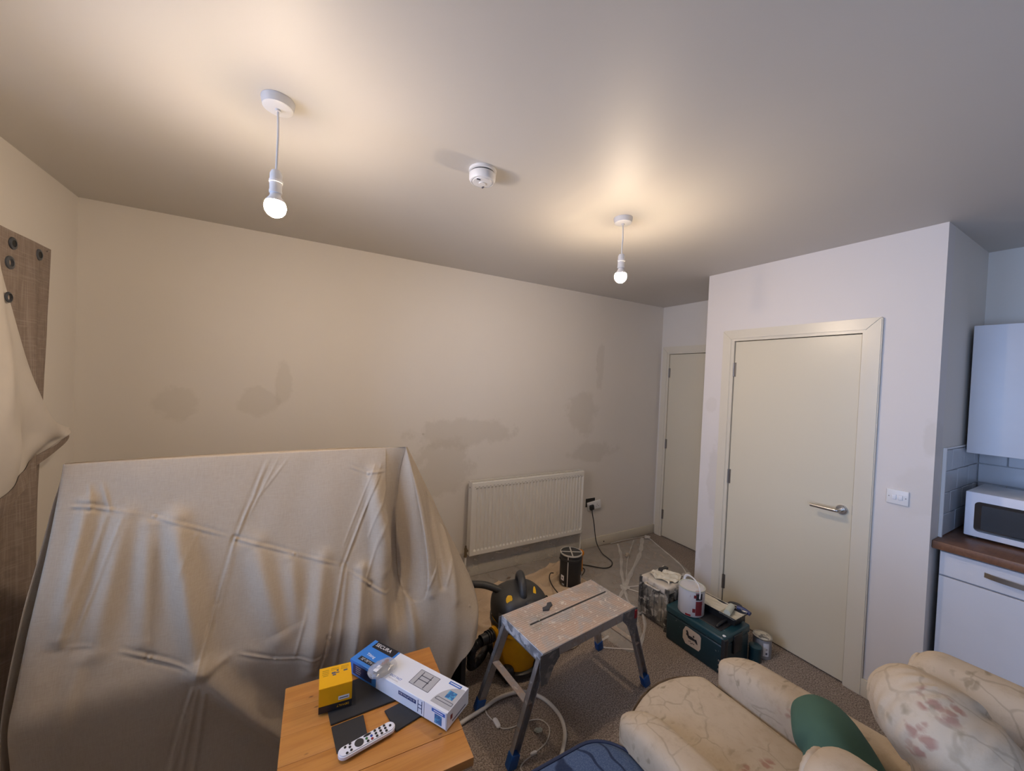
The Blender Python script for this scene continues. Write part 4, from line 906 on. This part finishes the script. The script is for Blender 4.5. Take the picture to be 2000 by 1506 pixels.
# ------------------------------------------------------------------ black drum and orange connector
dm = thing('work_drum', 'black cylindrical drum with crossed white bars on its lid', 'drum', (1.864, 2.269, .028))
DM = Matrix.Translation((1.868, 2.275, .028)); dr_ = .083
MB().lathe([(0, 0), (dr_*.98, 0), (dr_, .004), (dr_, .228), (dr_*.985, .232), (0, .232)], 44, DM).build('body', 'black', dm)
MB().lathe([(dr_-.004, .230), (dr_+.001, .230), (dr_+.0015, .240), (dr_-.004, .240)], 44, DM, caps=False).build('rim', 'cable_white', dm)
MB().lathe([(0, .231), (dr_-.004, .231), (dr_-.004, .236), (0, .238)], 44, DM).build('lid', 'dark_grey', dm)
ca, sa = Vector((.49, .87, 0)).normalized(), Vector((.87, -.49, 0)).normalized()
for d in (ca, sa):
    b = frame((1.868, 2.275, .028+.2375), d, Vector((0, 0, 1)).cross(d)); MB().box(-dr_+.004, dr_-.004, -.0045, .0045, 0, .002, 0, 1, b).build('lid_bar', 'cable_white', dm)
MB().lathe([(dr_, .190), (dr_+.003, .192), (dr_+.003, .206), (dr_, .208)], 44, DM, caps=False).build('band', 'dark_grey', dm)
def onside(ang, z, wd, h, mat, nm, t=.0012):
    n = 6; vs = []; fs = []
    for i in range(n+1):
        a = ang+(i/n-.5)*wd/dr_
        for rr, zz in ((dr_+.0004, z), (dr_+.0004, z+h), (dr_+t, z+h), (dr_+t, z)): vs.append((rr*math.cos(a), rr*math.sin(a), zz))
    for i in range(n):
        for k in range(4): fs.append((i*4+k, i*4+(k+1) % 4, (i+1)*4+(k+1) % 4, (i+1)*4+k))
    MB().add(vs, fs+[(0, 1, 2, 3), (n*4+3, n*4+2, n*4+1, n*4)], DM).build(nm, mat, dm)
va = math.atan2(-.87, -.49)
onside(va-.42, .004, .006, .224, 'cable_white', 'stripe'); onside(va-.95, .040, .030, .038, 'label_white', 'paper_label'); onside(va-.95, .052, .010, .012, 'line_print', 'label_mark', .0016)
onside(va-.85, .006, .022, .012, 'grey_print', 'small_label'); onside(va+1.15, .03, .03, .05, 'grey_print', 'rear_label')
MB().ell((1.868+dr_*math.cos(va-1.45), 2.275+dr_*math.sin(va-1.45), .22), (.010, .010, .012)).build('lug', 'black', dm)
cn = thing('cable_connector', 'orange and yellow cable connector standing behind the black drum', 'connector', (2.088, 2.43, 0))
MB().cyl((2.088, 2.430, .004), (2.088, 2.430, .14), .028, .026, n=20).build('housing', 'orange', cn); MB().ell((2.083, 2.425, .152), (.036, .032, .028), 2.3).build('cap', 'orange', cn); MB().box(2.055, 2.07, 2.41, 2.44, .14, .165, .003, 2).build('clip', 'cable_white', cn)

# ------------------------------------------------------------------ vacuum cleaner
vc = thing('vacuum_cleaner', 'yellow and black wet and dry vacuum cleaner behind the work platform', 'vacuum cleaner', (1.08, 1.74, 0))
VX, VY = 1.085, 1.765
VM = Matrix.Translation((VX, VY, 0))
MB().lathe([(0, .045), (.118, .045), (.122, .06), (.132, .20), (.138, .235), (.143, .238), (.143, .262), (.137, .268), (.134, .270)], 44, VM).build('tank', 'yellow', vc)
def headf(p, t, f):
    q = p.copy()
    if q.z < -.062: q.z = -.062
    return q
MB().ell((VX+.008, VY, .335), (.148, .138, .108), 2.7, None, 48, 24, headf).build('motor_head', 'dark_grey', vc)
MB().lathe([(.146, .262), (.149, .266), (.149, .288), (.143, .292)], 44, VM, caps=False).build('seal_band', 'black', vc)
hd = Vector((.35, .94, 0)).normalized()
MB().tube([(VX+.015-hd.x*.085, VY-hd.y*.085, .40), (VX+.015-hd.x*.080, VY-hd.y*.080, .445), (VX+.015-hd.x*.04, VY-hd.y*.04, .488), (VX+.015+hd.x*.02, VY+hd.y*.02, .494), (VX+.015+hd.x*.06, VY+hd.y*.06, .46), (VX+.015+hd.x*.070, VY+hd.y*.07, .405)], .019, 14, 6, flat=1.1).build('carry_handle', 'dark_grey', vc)
MB().box(VX-.020, VX+.035, VY-.142, VY-.05, .27, .418, .014, 3).build('switch_housing', 'dark_grey', vc)
MB().prism([(-.016, -.020), (.008, -.022), (.018, -.004), (.014, .020), (-.008, .022), (-.019, .004)], 0, .010, frame((VX-.088, VY-.062, .418), (.85, -.45, .1), (-.1, .55, .85)), .003).build('yellow_knob', 'yellow_knob', vc)
MB().prism([(.008*math.cos(a), .030*math.sin(a)) for a in [2*PI*k/20 for k in range(20)]], 0, .004, frame((VX+.058, VY-.078, .430), (.92, -.25, -.12), (.20, .62, .75)), .001).build('badge', 'yellow_knob', vc)
MB().box(VX-.140, VX-.098, VY-.095, VY-.035, .262, .355, .010, 3).build('latch', 'black', vc)
MB().box(VX+.125, VX+.165, VY-.04, VY+.0, .30, .335, .010, 3).build('latch', 'black', vc)
MB().box(VX-.075, VX-.005, VY-.150, VY-.118, .268, .290, .006, 2, Matrix.Identity(4)).build('paint_smear', 'crate_top', vc)
MB().box(VX-.065, VX-.030, VY-.156, VY-.14, .235, .262, .005, 2).build('clip', 'tin_lid', vc)
MB().cyl((VX-.120, VY-.02, .235), (VX-.160, VY-.03, .232), .040, .038, n=28).build('port_collar', 'yellow', vc)
hb = MB().cyl((VX-.155, VY-.028, .232), (VX-.235, VY-.04, .230), .027, .027, n=24)
for k in range(3): hb.cyl((VX-.165-.014*k, VY-.03-.002*k, .232), (VX-.171-.014*k, VY-.031-.002*k, .232), .032, n=24)
hb.build('hose_cuff', 'black', vc)
MB().tube([(VX-.23, VY-.04, .23), (VX-.275, VY-.03, .19), (VX-.272, VY-.01, .11), (VX-.25, VY+.03, .055), (VX-.18, VY+.07, .045), (VX-.10, VY+.15, .045)], lambda t: .021+.0012*math.sin(t*380), 14, 26).build('hose', 'black', vc)
MB().tube([(VX-.055, VY+.02, .395), (VX-.11, VY+.05, .425), (VX-.18, VY+.09, .445), (VX-.27, VY+.13, .44), (VX-.34, VY+.14, .40), (VX-.37, VY+.15, .28)], .019, 14, 8).build('upper_hose', 'dark_grey', vc)
MB().lathe([(0, .012), (.125, .012), (.135, .020), (.135, .044), (.125, .050), (0, .050)], 40, VM).build('base', 'black', vc)
for a in (.6, 2.2, 3.9, 5.3):
    x, y = VX+.135*math.cos(a), VY+.135*math.sin(a)
    MB().ell((x, y, .052), (.030, .030, .038), 3).build('castor_housing', 'black', vc); MB().cyl((x-.01, y, .017), (x+.01, y, .017), .017, n=16).build('castor', 'black', vc)
MB().tube([(VX+.155, VY-.02, .335), (VX+.18, VY-.02, .35), (VX+.19, VY-.02, .33), (VX+.175, VY-.02, .31)], .004, 8).build('cable_hook', 'black', vc)

# ------------------------------------------------------------------ tool boxes by the cupboard
TB = thing('tool_box', 'large teal tool box with cream sticker below the cupboard door hinges', 'tool box', (2.18, 1.37, 0))
bx0, bx1, by0, by1 = 2.052, 2.318, 1.185, 1.545
BMx = Matrix.Translation((2.185, 1.365, 0)) @ Matrix.Rotation(math.radians(2.0), 4, 'Z') @ Matrix.Translation((-2.185, -1.365, 0))
MB().box(bx0, bx1, by0, by1, .0, .165, .012, 3, BMx).build('body', 'teal', TB)
MB().box(bx0-.004, bx1+.004, by0-.004, by1+.004, .166, .212, .012, 3, BMx).build('lid', 'teal_light', TB)
MB().box(bx0+.045, bx1-.045, by0+.045, by1-.045, .212, .216, .002, 1, BMx).build('lid_recess', 'black', TB)
for s in (by0-.010, by1): MB().box(bx0+.09, bx1-.09, s, s+.010, .10, .20, .003, 2, BMx).build('latch', 'black', TB)
MB().box(bx0-.006, bx0+.03, by0-.010, by0+.012, .02, .205, .004, 2, BMx).build('corner_post', 'black', TB)
MB().tube([tuple(BMx @ Vector((2.11, by0+.075, .216))), tuple(BMx @ Vector((2.13, by0+.075, .226))), tuple(BMx @ Vector((2.19, by0+.075, .228))), tuple(BMx @ Vector((2.24, by0+.075, .226))), tuple(BMx @ Vector((2.26, by0+.075, .216)))], .008, 10).build('carry_handle', 'black', TB)
MB().ell(tuple(BMx @ Vector((2.075, by0+.012, .214))), (.009, .009, .003)).build('paint_spot', 'label_white', TB); MB().ell(tuple(BMx @ Vector((2.062, by0-.004, .19))), (.007, .003, .006)).build('paint_spot', 'label_white', TB)
for z in (.03, .055, .08): MB().ell(tuple(BMx @ Vector((bx0-.005, by0+.02, z))), (.003, .006, .006)).build('stud', 'hinge', TB)
# sticker on the long face (x = bx0)
SF = BMx @ Matrix(((0, 0, -1, bx0-.0008), (-1, 0, 0, 1.372), (0, 1, 0, .098), (0, 0, 0, 1)))
stk = MB().prism([(-.055, .020), (-.040, .052), (-.030, .055), (.048, .050), (.058, .040), (.058, -.025), (.048, -.045), (-.036, -.048), (-.055, -.025)], -.0008, .0002, SF).build('sticker', 'sticker', TB)
hm = SF @ Matrix.Translation((0, 0, .0003))
def mark(pts, nm='emblem'): MB().prism(pts, 0, .0004, hm).build(nm, 'label_black', stk)
mark([(-.036, .030), (-.026, .036), (-.020, .026), (-.016, .010), (.004, .012), (.022, .008), (.030, .012), (.036, .002), (.040, -.014), (.030, -.012), (.022, -.004), (.006, -.006), (-.008, -.008), (-.020, -.006), (-.026, .004), (-.034, .008), (-.030, .018)])
mark([(.008, .018), (.014, .028), (.019, .020), (.014, .012)])
for x, y, a in ((-.014, -.022, .003), (-.006, -.019, .003), (0, -.028, .005), (.008, -.022, .003), (.016, -.024, .004)): mark([(x-a, y-.002), (x+a, y-.002), (x+a, y+.002), (x-a, y+.002)], 'emblem_mark')

CR = thing('splattered_tool_case', 'black tool case crusted with white paint, behind the teal tool box', 'tool box', (2.22, 1.72, 0))
CM = Matrix.Translation((2.195, 1.685, 0)) @ Matrix.Rotation(math.radians(3), 4, 'Z')
cx, cy = .105, .100
MB().box(-cx, cx, -cy, cy, .012, .225, .010, 2, CM).build('body', 'crate', CR)
MB().box(-cx-.005, cx+.005, -cy-.005, cy+.005, .227, .278, .014, 3, CM, None).build('lid', 'crate_top', CR)
for y in (-.055, .0, .055): MB().box(-cx-.008, -cx+.002, y-.012, y+.012, .04, .21, .004, 2, CM).build('rib', 'crate', CR)
for x in (-.06, .0, .06): MB().box(x-.014, x+.014, -cy-.010, -cy+.002, .03, .21, .004, 2, CM).build('rib', 'crate', CR)
for x, y in ((-cx, -cy), (-cx, cy), (cx, -cy), (cx, cy)): MB().cyl(tuple(CM @ Vector((x, y, .0))), tuple(CM @ Vector((x, y, .27))), .014, n=14).build('corner_post', 'crate', CR)
MB().box(-.035, .035, -cy-.020, -cy, .19, .26, .005, 2, CM).build('latch', 'crate', CR)
MB().tube([tuple(CM @ Vector(p)) for p in ((-cx-.006, -.05, .245), (-cx-.03, -.045, .25), (-cx-.03, .045, .25), (-cx-.006, .05, .245))], .006, 10).build('carry_handle', 'crate_top', CR)
rag = MB().grid(40, 34, lambda u, v: tuple(CM @ Vector((-.065+.17*u+.01*math.sin(v*8), -.085+.16*v+.01*math.sin(u*9), .2795+.018*abs(noise.noise(Vector((u*5, v*5, 3))))+.014*abs(math.sin(u*9+v*5))))))
rag.build('rag', 'paint_wet', label='stiff paint-soaked cream rag on the splattered tool case', cat='rag')
MB().box(.035, .115, .045, .075, .2795, .300, .006, 2, CM).build('scraper_block', 'dark_grey', label='small dark tool lying behind the rag on the splattered tool case', cat='tool')

tn = thing('paint_tin', 'large white paint tin with raised handle on the teal tool box', 'paint tin', (2.13, 1.40, .212))
TM = Matrix.Translation((2.118, 1.425, .2165)); tr_ = .073; th_ = .152
MB().lathe([(0, 0), (tr_-.002, 0), (tr_, .003), (tr_, th_-.004), (tr_, th_)], 48, TM).build('body', 'tin', tn)
MB().lathe([(tr_-.004, th_-.003), (tr_+.002, th_-.002), (tr_+.002, th_+.003), (tr_-.004, th_+.003), (tr_-.007, th_-.002)], 48, TM, caps=False).build('rim', 'tin_lid', tn)
MB().lathe([(0, th_-.006), (tr_-.014, th_-.006), (tr_-.011, th_-.001), (tr_-.005, th_-.001)], 44, TM, caps=False).build('lid', 'tin_lid', tn)
def ontin(c, rad_, ang, z, wd, h, mat, nm, par, t=.001):
    n = 8; vs = []; fs = []
    for i in range(n+1):
        a = ang+(i/n-.5)*wd/rad_
        for rr, zz in ((rad_+.0003, z), (rad_+.0003, z+h), (rad_+t, z+h), (rad_+t, z)): vs.append((c[0]+rr*math.cos(a), c[1]+rr*math.sin(a), c[2]+zz))
    for i in range(n):
        for k in range(4): fs.append((i*4+k, i*4+(k+1) % 4, (i+1)*4+(k+1) % 4, (i+1)*4+k))
    MB().add(vs, fs+[(0, 1, 2, 3), (n*4+3, n*4+2, n*4+1, n*4)]).build(nm, mat, par)
tc_ = (2.118, 1.425, .2165); ta = math.atan2(-1.425, -2.118)
ontin(tc_, tr_, ta+.62, .012, .040, .085, 'label_maroon', 'label_panel', tn); ontin(tc_, tr_, ta+.62, .104, .040, .038, 'label_black', 'label_panel', tn); ontin(tc_, tr_, ta+.62, .097, .040, .007, 'grey_print', 'label_band', tn)
ontin(tc_, tr_, ta+.22, .030, .016, .022, 'label_maroon', 'label_panel', tn); ontin(tc_, tr_, ta+.28, .115, .014, .018, 'label_maroon', 'label_panel', tn)
ontin(tc_, tr_, ta-.2, .004, .030, .010, 'red', 'paint_run', tn)
hax = Vector((math.cos(ta+.62), math.sin(ta+.62), 0))
hp = [Vector(tc_)+hax*(tr_+.003)+Vector((0, 0, th_-.035)), Vector(tc_)+hax*(tr_+.004)+Vector((0, 0, th_+.005)), Vector(tc_)+hax*(tr_*.75)+Vector((0, 0, th_+.038)), Vector(tc_)+Vector((0, 0, th_+.052)), Vector(tc_)-hax*(tr_*.75)+Vector((0, 0, th_+.038)), Vector(tc_)-hax*(tr_+.004)+Vector((0, 0, th_+.005)), Vector(tc_)-hax*(tr_+.003)+Vector((0, 0, th_-.035))]
MB().tube([tuple(p) for p in hp], .0068, 12, 8, flat=.5).build('handle', 'plastic_white', tn)

ty = thing('paint_tray', 'black roller tray with paint-coated liner on the teal tool box', 'paint tray', (2.25, 1.32, .215))
t0, t1, ty0, ty1 = 2.195, 2.315, 1.205, 1.485
def trayf(inset, z): return [(t0+inset, ty0+inset), (t1-inset, ty0+inset), (t1-inset, ty1-inset), (t0+inset, ty1-inset)]
def loft(rings):
    vs = []; fs = []
    for r, z in rings: vs += [(x, y, z) for x, y in r]
    for j in range(len(rings)-1): fs += [(j*4+i, j*4+(i+1) % 4, (j+1)*4+(i+1) % 4, (j+1)*4+i) for i in range(4)]
    fs.append((0, 3, 2, 1)); return MB().add(vs, fs)
YM = Matrix.Translation((2.255, 1.345, 0)) @ Matrix.Rotation(math.radians(3), 4, 'Z') @ Matrix.Translation((-2.255, -1.345, 0))
l1 = loft([(trayf(.012, 0), .2170), (trayf(.002, 0), .262), (trayf(-.004, 0), .264), (trayf(-.004, 0), .260)]); l1.v = [tuple(YM @ Vector(v)) for v in l1.v]; l1.build('tray', 'black', ty, smooth=False)
l2 = MB().grid(30, 50, lambda u, v: tuple(YM @ Vector((t0-.003+(t1-t0+.006)*u, ty0-.003+(ty1-ty0+.006)*v, .2655-.022*(1-max(abs(2*u-1), abs(2*v-1))**8)*(1.0 if v < .35 else .6)+.004*noise.noise(Vector((u*6, v*9, 1)))))))
l2.build('liner', 'paint_wet', ty)
MB().cyl(tuple(YM @ Vector((t0+.012, 1.262, .268))), tuple(YM @ Vector((t1-.012, 1.285, .268))), .018, n=24).build('roller_sleeve', 'roller', ty)
MB().tube([tuple(YM @ Vector(p)) for p in ((t1-.014, 1.285, .268), (t1+.004, 1.288, .272), (t1+.008, 1.25, .276), (t1-.01, 1.225, .276), (t1-.006, 1.20, .276))], .003, 8).build('roller_arm', 'steel', ty)
MB().tube([tuple(YM @ Vector(p)) for p in ((t1+.004, 1.262, .270), (t1+.012, 1.23, .272), (t1+.010, 1.19, .266))], .012, 12).build('roller_grip', 'navy_print', ty)

sg = thing('sanding_block', 'curved black and cream block behind the teal tool box corner', 'block', (2.40, 1.28, 0))
MB().lathe([(0, 0), (.050, 0), (.052, .004), (.052, .150), (.046, .156), (0, .156)], 30, Matrix.Translation((2.392, 1.315, 0))).build('drum', 'sticker', sg)
MB().lathe([(0, .157), (.055, .157), (.057, .162), (.054, .215), (.040, .238), (.015, .246), (0, .247)], 30, Matrix.Translation((2.392, 1.315, 0))).build('cap', 'black', sg)
sg['label'] = 'cream tub with domed black cap between tool box and door'; sg['category'] = 'tub'; sg.name = 'capped_tub'
ttn = thing('paint_tin', 'small grey paint tin with crusted lid on the carpet by the door', 'paint tin', (2.45, 1.178, 0))
T2 = (2.452, 1.180, 0.0); r2 = .048; h2 = .112
MB().lathe([(0, .001), (r2, .001), (r2, h2)], 40, Matrix.Translation(T2)).build('body', 'tin_grey', ttn)
MB().lathe([(r2-.004, h2-.002), (r2+.002, h2-.002), (r2+.002, h2+.003), (r2-.004, h2+.003)], 40, Matrix.Translation(T2), caps=False).build('rim', 'steel', ttn)
MB().ell((T2[0], T2[1], h2), (r2-.003, r2-.003, .010), 2.2, None, 30, 12, lambda p, t, f: Vector((p.x, p.y, p.z+.004*noise.noise(p*120)))).build('lid', 'paint_crust', ttn)
t2a = math.atan2(-1.18, -2.452); ontin(T2, r2, t2a+.45, .02, .030, .075, 'card_white', 'label_panel', ttn); ontin(T2, r2, t2a+.50, .030, .010, .012, 'line_print', 'label_mark', ttn, .0014); ontin(T2, r2, t2a+.50, .055, .010, .010, 'grey_print', 'label_mark', ttn, .0014)
gt = thing('tape_roll', 'blue-grey tin with dark base beside the teal tool box', 'tub', (2.36, 1.14, 0)); gt.name = 'filler_tub'
gt['label'] = 'low teal tub between the tool box and the small paint tin'
MB().lathe([(0, 0), (.030, 0), (.032, .004), (.032, .075), (.034, .077), (.034, .085), (.030, .088), (0, .089)], 30, Matrix.Translation((2.362, 1.172, 0))).build('body', 'teal_light', gt)

# ------------------------------------------------------------------ floor hose and thin flex
MB().tube([(.52, 1.50, .010), (.62, 1.535, .014), (.694, 1.554, .014), (.791, 1.571, .014), (.90, 1.594, .014), (1.017, 1.575, .014), (1.089, 1.495, .014), (1.108, 1.391, .014), (1.079, 1.303, .014), (1.012, 1.233, .014), (.942, 1.180, .014), (.86, 1.12, .014), (.75, 1.06, .014)], .0088, 14, 10).build('white_hose', 'cable_white', label='thick pale grey hose looping on the carpet under the work platform', cat='hose')
fx = thing('lamp_flex', 'thin white flex with inline switch lying inside the hose loop', 'cable', (.9, 1.4, 0))
MB().tube([(.86, 1.66, .004), (.83, 1.63, .004), (.815, 1.58, .004), (.812, 1.545, .004), (.824, 1.50, .004)], .0026, 8, 6).build('flex', 'cable_white', fx)
MB().tube([(.833, 1.468, .004), (.845, 1.450, .004), (.883, 1.437, .004), (.962, 1.432, .004), (1.019, 1.412, .004), (1.034, 1.36, .004), (.985, 1.31, .004), (.915, 1.292, .004), (.85, 1.28, .004), (.825, 1.262, .004), (.835, 1.235, .004), (.86, 1.20, .004)], .0026, 8, 6).build('flex', 'cable_white', fx)
MB().ell((.829, 1.484, .0085), (.011, .026, .008), 3, Matrix.Identity(4)).build('inline_switch', 'plastic_white', fx)
MB().ell((.905, 1.290, .007), (.016, .007, .006), 3).build('joint', 'plastic_white', fx)
MB().tube([(.80, 1.65, .0045), (.84, 1.655, .0045), (.87, 1.66, .0045), (.885, 1.675, .0045)], .002, 8).build('flex_end', 'cable_white', fx)

# ------------------------------------------------------------------ floral armchair
ac = thing('armchair', 'floral beige wing armchair at the lower right', 'armchair', (1.24, .5, 0))
def soft(name, x0, x1, y0, y1, z0, z1, bev, mat='floral', fn=None, par=ac, seg=6):
    return MB().box(x0, x1, y0, y1, z0, z1, bev, seg, None, fn).build(name, mat, par)
def armfn(zt_):
    def f(v):
        return v
    return f
def arm(x0, x1):
    # section swells to a rolled top; the top falls slightly to the front and the nose is rounded in plan
    def f(u, v):
        y = -.02+.895*v; cx_ = (x0+x1)/2; nose = 1.0
        if v > .86: nose = math.sqrt(max(0, 1-((v-.86)/.14)**2))
        hw = (x1-x0)/2*(.35+.65*nose) if v > .86 else (x1-x0)/2
        zt_ = .585-.055*v-.045*max(0, (v-.86)/.14)**2
        a = 2*PI*u; k = abs(math.cos(a)); 
        px = math.copysign(abs(math.cos(a))**.55, math.cos(a))*hw; s = math.sin(a)
        if s > 0: pz = zt_-hw*.95+s**.8*hw*.95
        else: pz = zt_-hw*.95 + s*(zt_-hw*.95-.10); px *= .86 if s < -.25 else 1-.14*min(1, -s*4)
        return (cx_+px, y, pz)
    return f
for x0, x1 in ((.915, 1.045), (1.452, 1.592)):
    g = MB().grid(48, 60, arm(x0, x1), True); n = 48; b0 = 0
    g.f.append(tuple(range(n-1, -1, -1))); g.f.append(tuple(range(59*n, 60*n)))
    g.build('arm', 'floral', ac)
def seatf(v):
    q = v.copy(); 
    t = max(0, (q.y-.55)/.4); q.y -= .045*((q.x-1.248)/.2)**2*t
    if q.z > .38: q.z += .018*(1-((q.x-1.248)/.22)**2)
    return q
MB().box(1.035, 1.462, .10, .962, .30, .425, .04, 5, None, seatf, 7).build('seat_cushion', 'floral', ac)
bm_ = MB()
MB().box(.96, 1.545, .0, .875, .09, .31, .03, 4).build('base', 'floral', ac)
sp = [(1.055, .905, .36), (1.10, .940, .36), (1.17, .958, .362), (1.248, .965, .365), (1.33, .958, .362), (1.40, .940, .36), (1.445, .905, .36)]
MB().tube(sp, .006, 10, 8).build('piping', 'brown_pipe', ac)
MB().tube([(x, y-.004, .332) for x, y, z in sp], .0045, 10, 8).build('piping', 'brown_pipe', ac)
# back with rolled top, wings
soft('backrest', .93, 1.575, -.10, .075, .10, .895, .06)
def wing(x0, x1):
    def f(v):
        q = v.copy(); t = (q.z-.50)/.42
        if q.y > .10: q.y += -.03*(1-t)*2 if t < .5 else 0
        return q
    return MB().box(x0, x1, -.08, .345, .50, .895, .062, 7, None, f).build('wing', 'floral', ac)
wing(.838, .985); wing(1.425, 1.585)
# pleated scroll on the near wing front
def pleat(p, t, f):
    q = p.copy(); a = math.atan2(q.z, q.x); q.y += .0012*math.cos(a*15)*min(1, math.hypot(q.x, q.z)/.06)*(1 if q.y > 0 else 0); return q
MB().ell((.912, .334, .826), (.046, .015, .046), 2.3, None, 80, 20, pleat).build('wing_scroll', 'floral', ac); MB().ell((1.505, .334, .826), (.048, .013, .046), 2.3, None, 80, 20, pleat).build('wing_scroll', 'floral', ac)
for x, y in ((.98, .02), (1.50, .02), (.98, .80), (1.50, .80)): MB().cyl((x, y, 0), (x, y, .10), .018, .024, n=16).build('foot', 'brown_pipe', ac)
def cush(p, t, f):
    q = p.copy(); rr = math.hypot(q.x, q.z); a = math.atan2(q.z, q.x)
    q.y *= 1+.06*math.sin(a*5); q += Vector((0, 1, 0))*(.006*noise.noise(Vector((q.x*14, q.z*14, 2))))
    q.y += .004*math.cos(a*26)*min(1, rr/.13)*(1 if rr > .10 else 0)
    return q
CC = Matrix.Translation((1.232, .222, .85)) @ Euler((math.radians(-48), math.radians(-5), math.radians(50))).to_matrix().to_4x4()
MB().ell((0, 0, 0), (.138, .095, .130), 2.15, CC, 80, 40, cush).build('round_cushion', 'floral', label='plump round floral cushion against the armchair back', cat='cushion')
def gc(p, t, f):
    q = p.copy(); q.y += -.012*math.exp(-((q.x*.8+q.z-.02)/.02)**2)*(1 if q.y > 0 else 0)+.006*noise.noise(q*12); return q
GC = Matrix.Translation((1.355, .435, .555)) @ Euler((math.radians(-42), math.radians(10), math.radians(28))).to_matrix().to_4x4()
MB().ell((0, 0, 0), (.150, .085, .135), 2.4, GC, 60, 32, gc).build('green_cushion', 'green_fab', label='plain dark green cushion on the armchair seat', cat='cushion')

# blue patterned footstool
bf = thing('footstool', 'denim-blue patterned footstool left of the floral armchair', 'footstool', (.7, .62, 0))
def rr2(x0, x1, y0, y1, r, n=10):
    pts = []
    for cx_, cy_, a0 in ((x1-r, y1-r, 0), (x0+r, y1-r, PI/2), (x0+r, y0+r, PI), (x1-r, y0+r, 1.5*PI)):
        for k in range(n+1): a = a0+PI/2*k/n; pts.append((cx_+r*math.cos(a), cy_+r*math.sin(a)))
    return pts
fo = rr2(.50, .935, .40, .895, .13)
def foot_grid():
    n = len(fo); cx_, cy_ = .7, .64; vs = []; fs = []
    prof = [(.0, .462), (.35, .461), (.7, .457), (.88, .450), (.96, .440), (1.0, .425), (1.0, .30), (.985, .12)]
    for s_, z in prof[1:]:
        for x, y in fo: vs.append((cx_+(x-cx_)*s_, cy_+(y-cy_)*s_, z))
    m_ = len(prof)-1
    for j in range(m_-1): fs += [(j*n+i, j*n+(i+1) % n, (j+1)*n+(i+1) % n, (j+1)*n+i) for i in range(n)]
    vs.append((cx_, cy_, .462)); fs += [(i, (i+1) % n, m_*n) for i in range(n)]; fs.append(tuple(range((m_-1)*n, m_*n)))
    return MB().add(vs, fs)
foot_grid().build('cushion_top', 'blue_fab', bf)
pv = [(.7+(x-.7)*.995, .64+(y-.64)*.995, .434) for x, y in fo]; MB().tube(pv+[pv[0]], .006, 8, 1).build('piping', 'blue_pipe', bf)
for x, y in ((.57, .47), (.86, .47), (.57, .80), (.86, .80)): MB().cyl((x, y, 0), (x, y, .125), .015, .02, n=14).build('leg', 'brown_pipe', bf)

# crumpled translucent bag on the chair back
def bagf(p, t, f):
    return p*(1+.30*noise.noise(Vector((p.x*18, p.y*18, p.z*14)))+.12*abs(math.sin(t*7+p.z*30)))
MB().ell((1.50, .02, .975), (.075, .06, .085), 2, None, 60, 40, bagf).build('carrier_bag', 'bag_white', label='crumpled translucent white bag on the armchair back at the right edge', cat='bag')
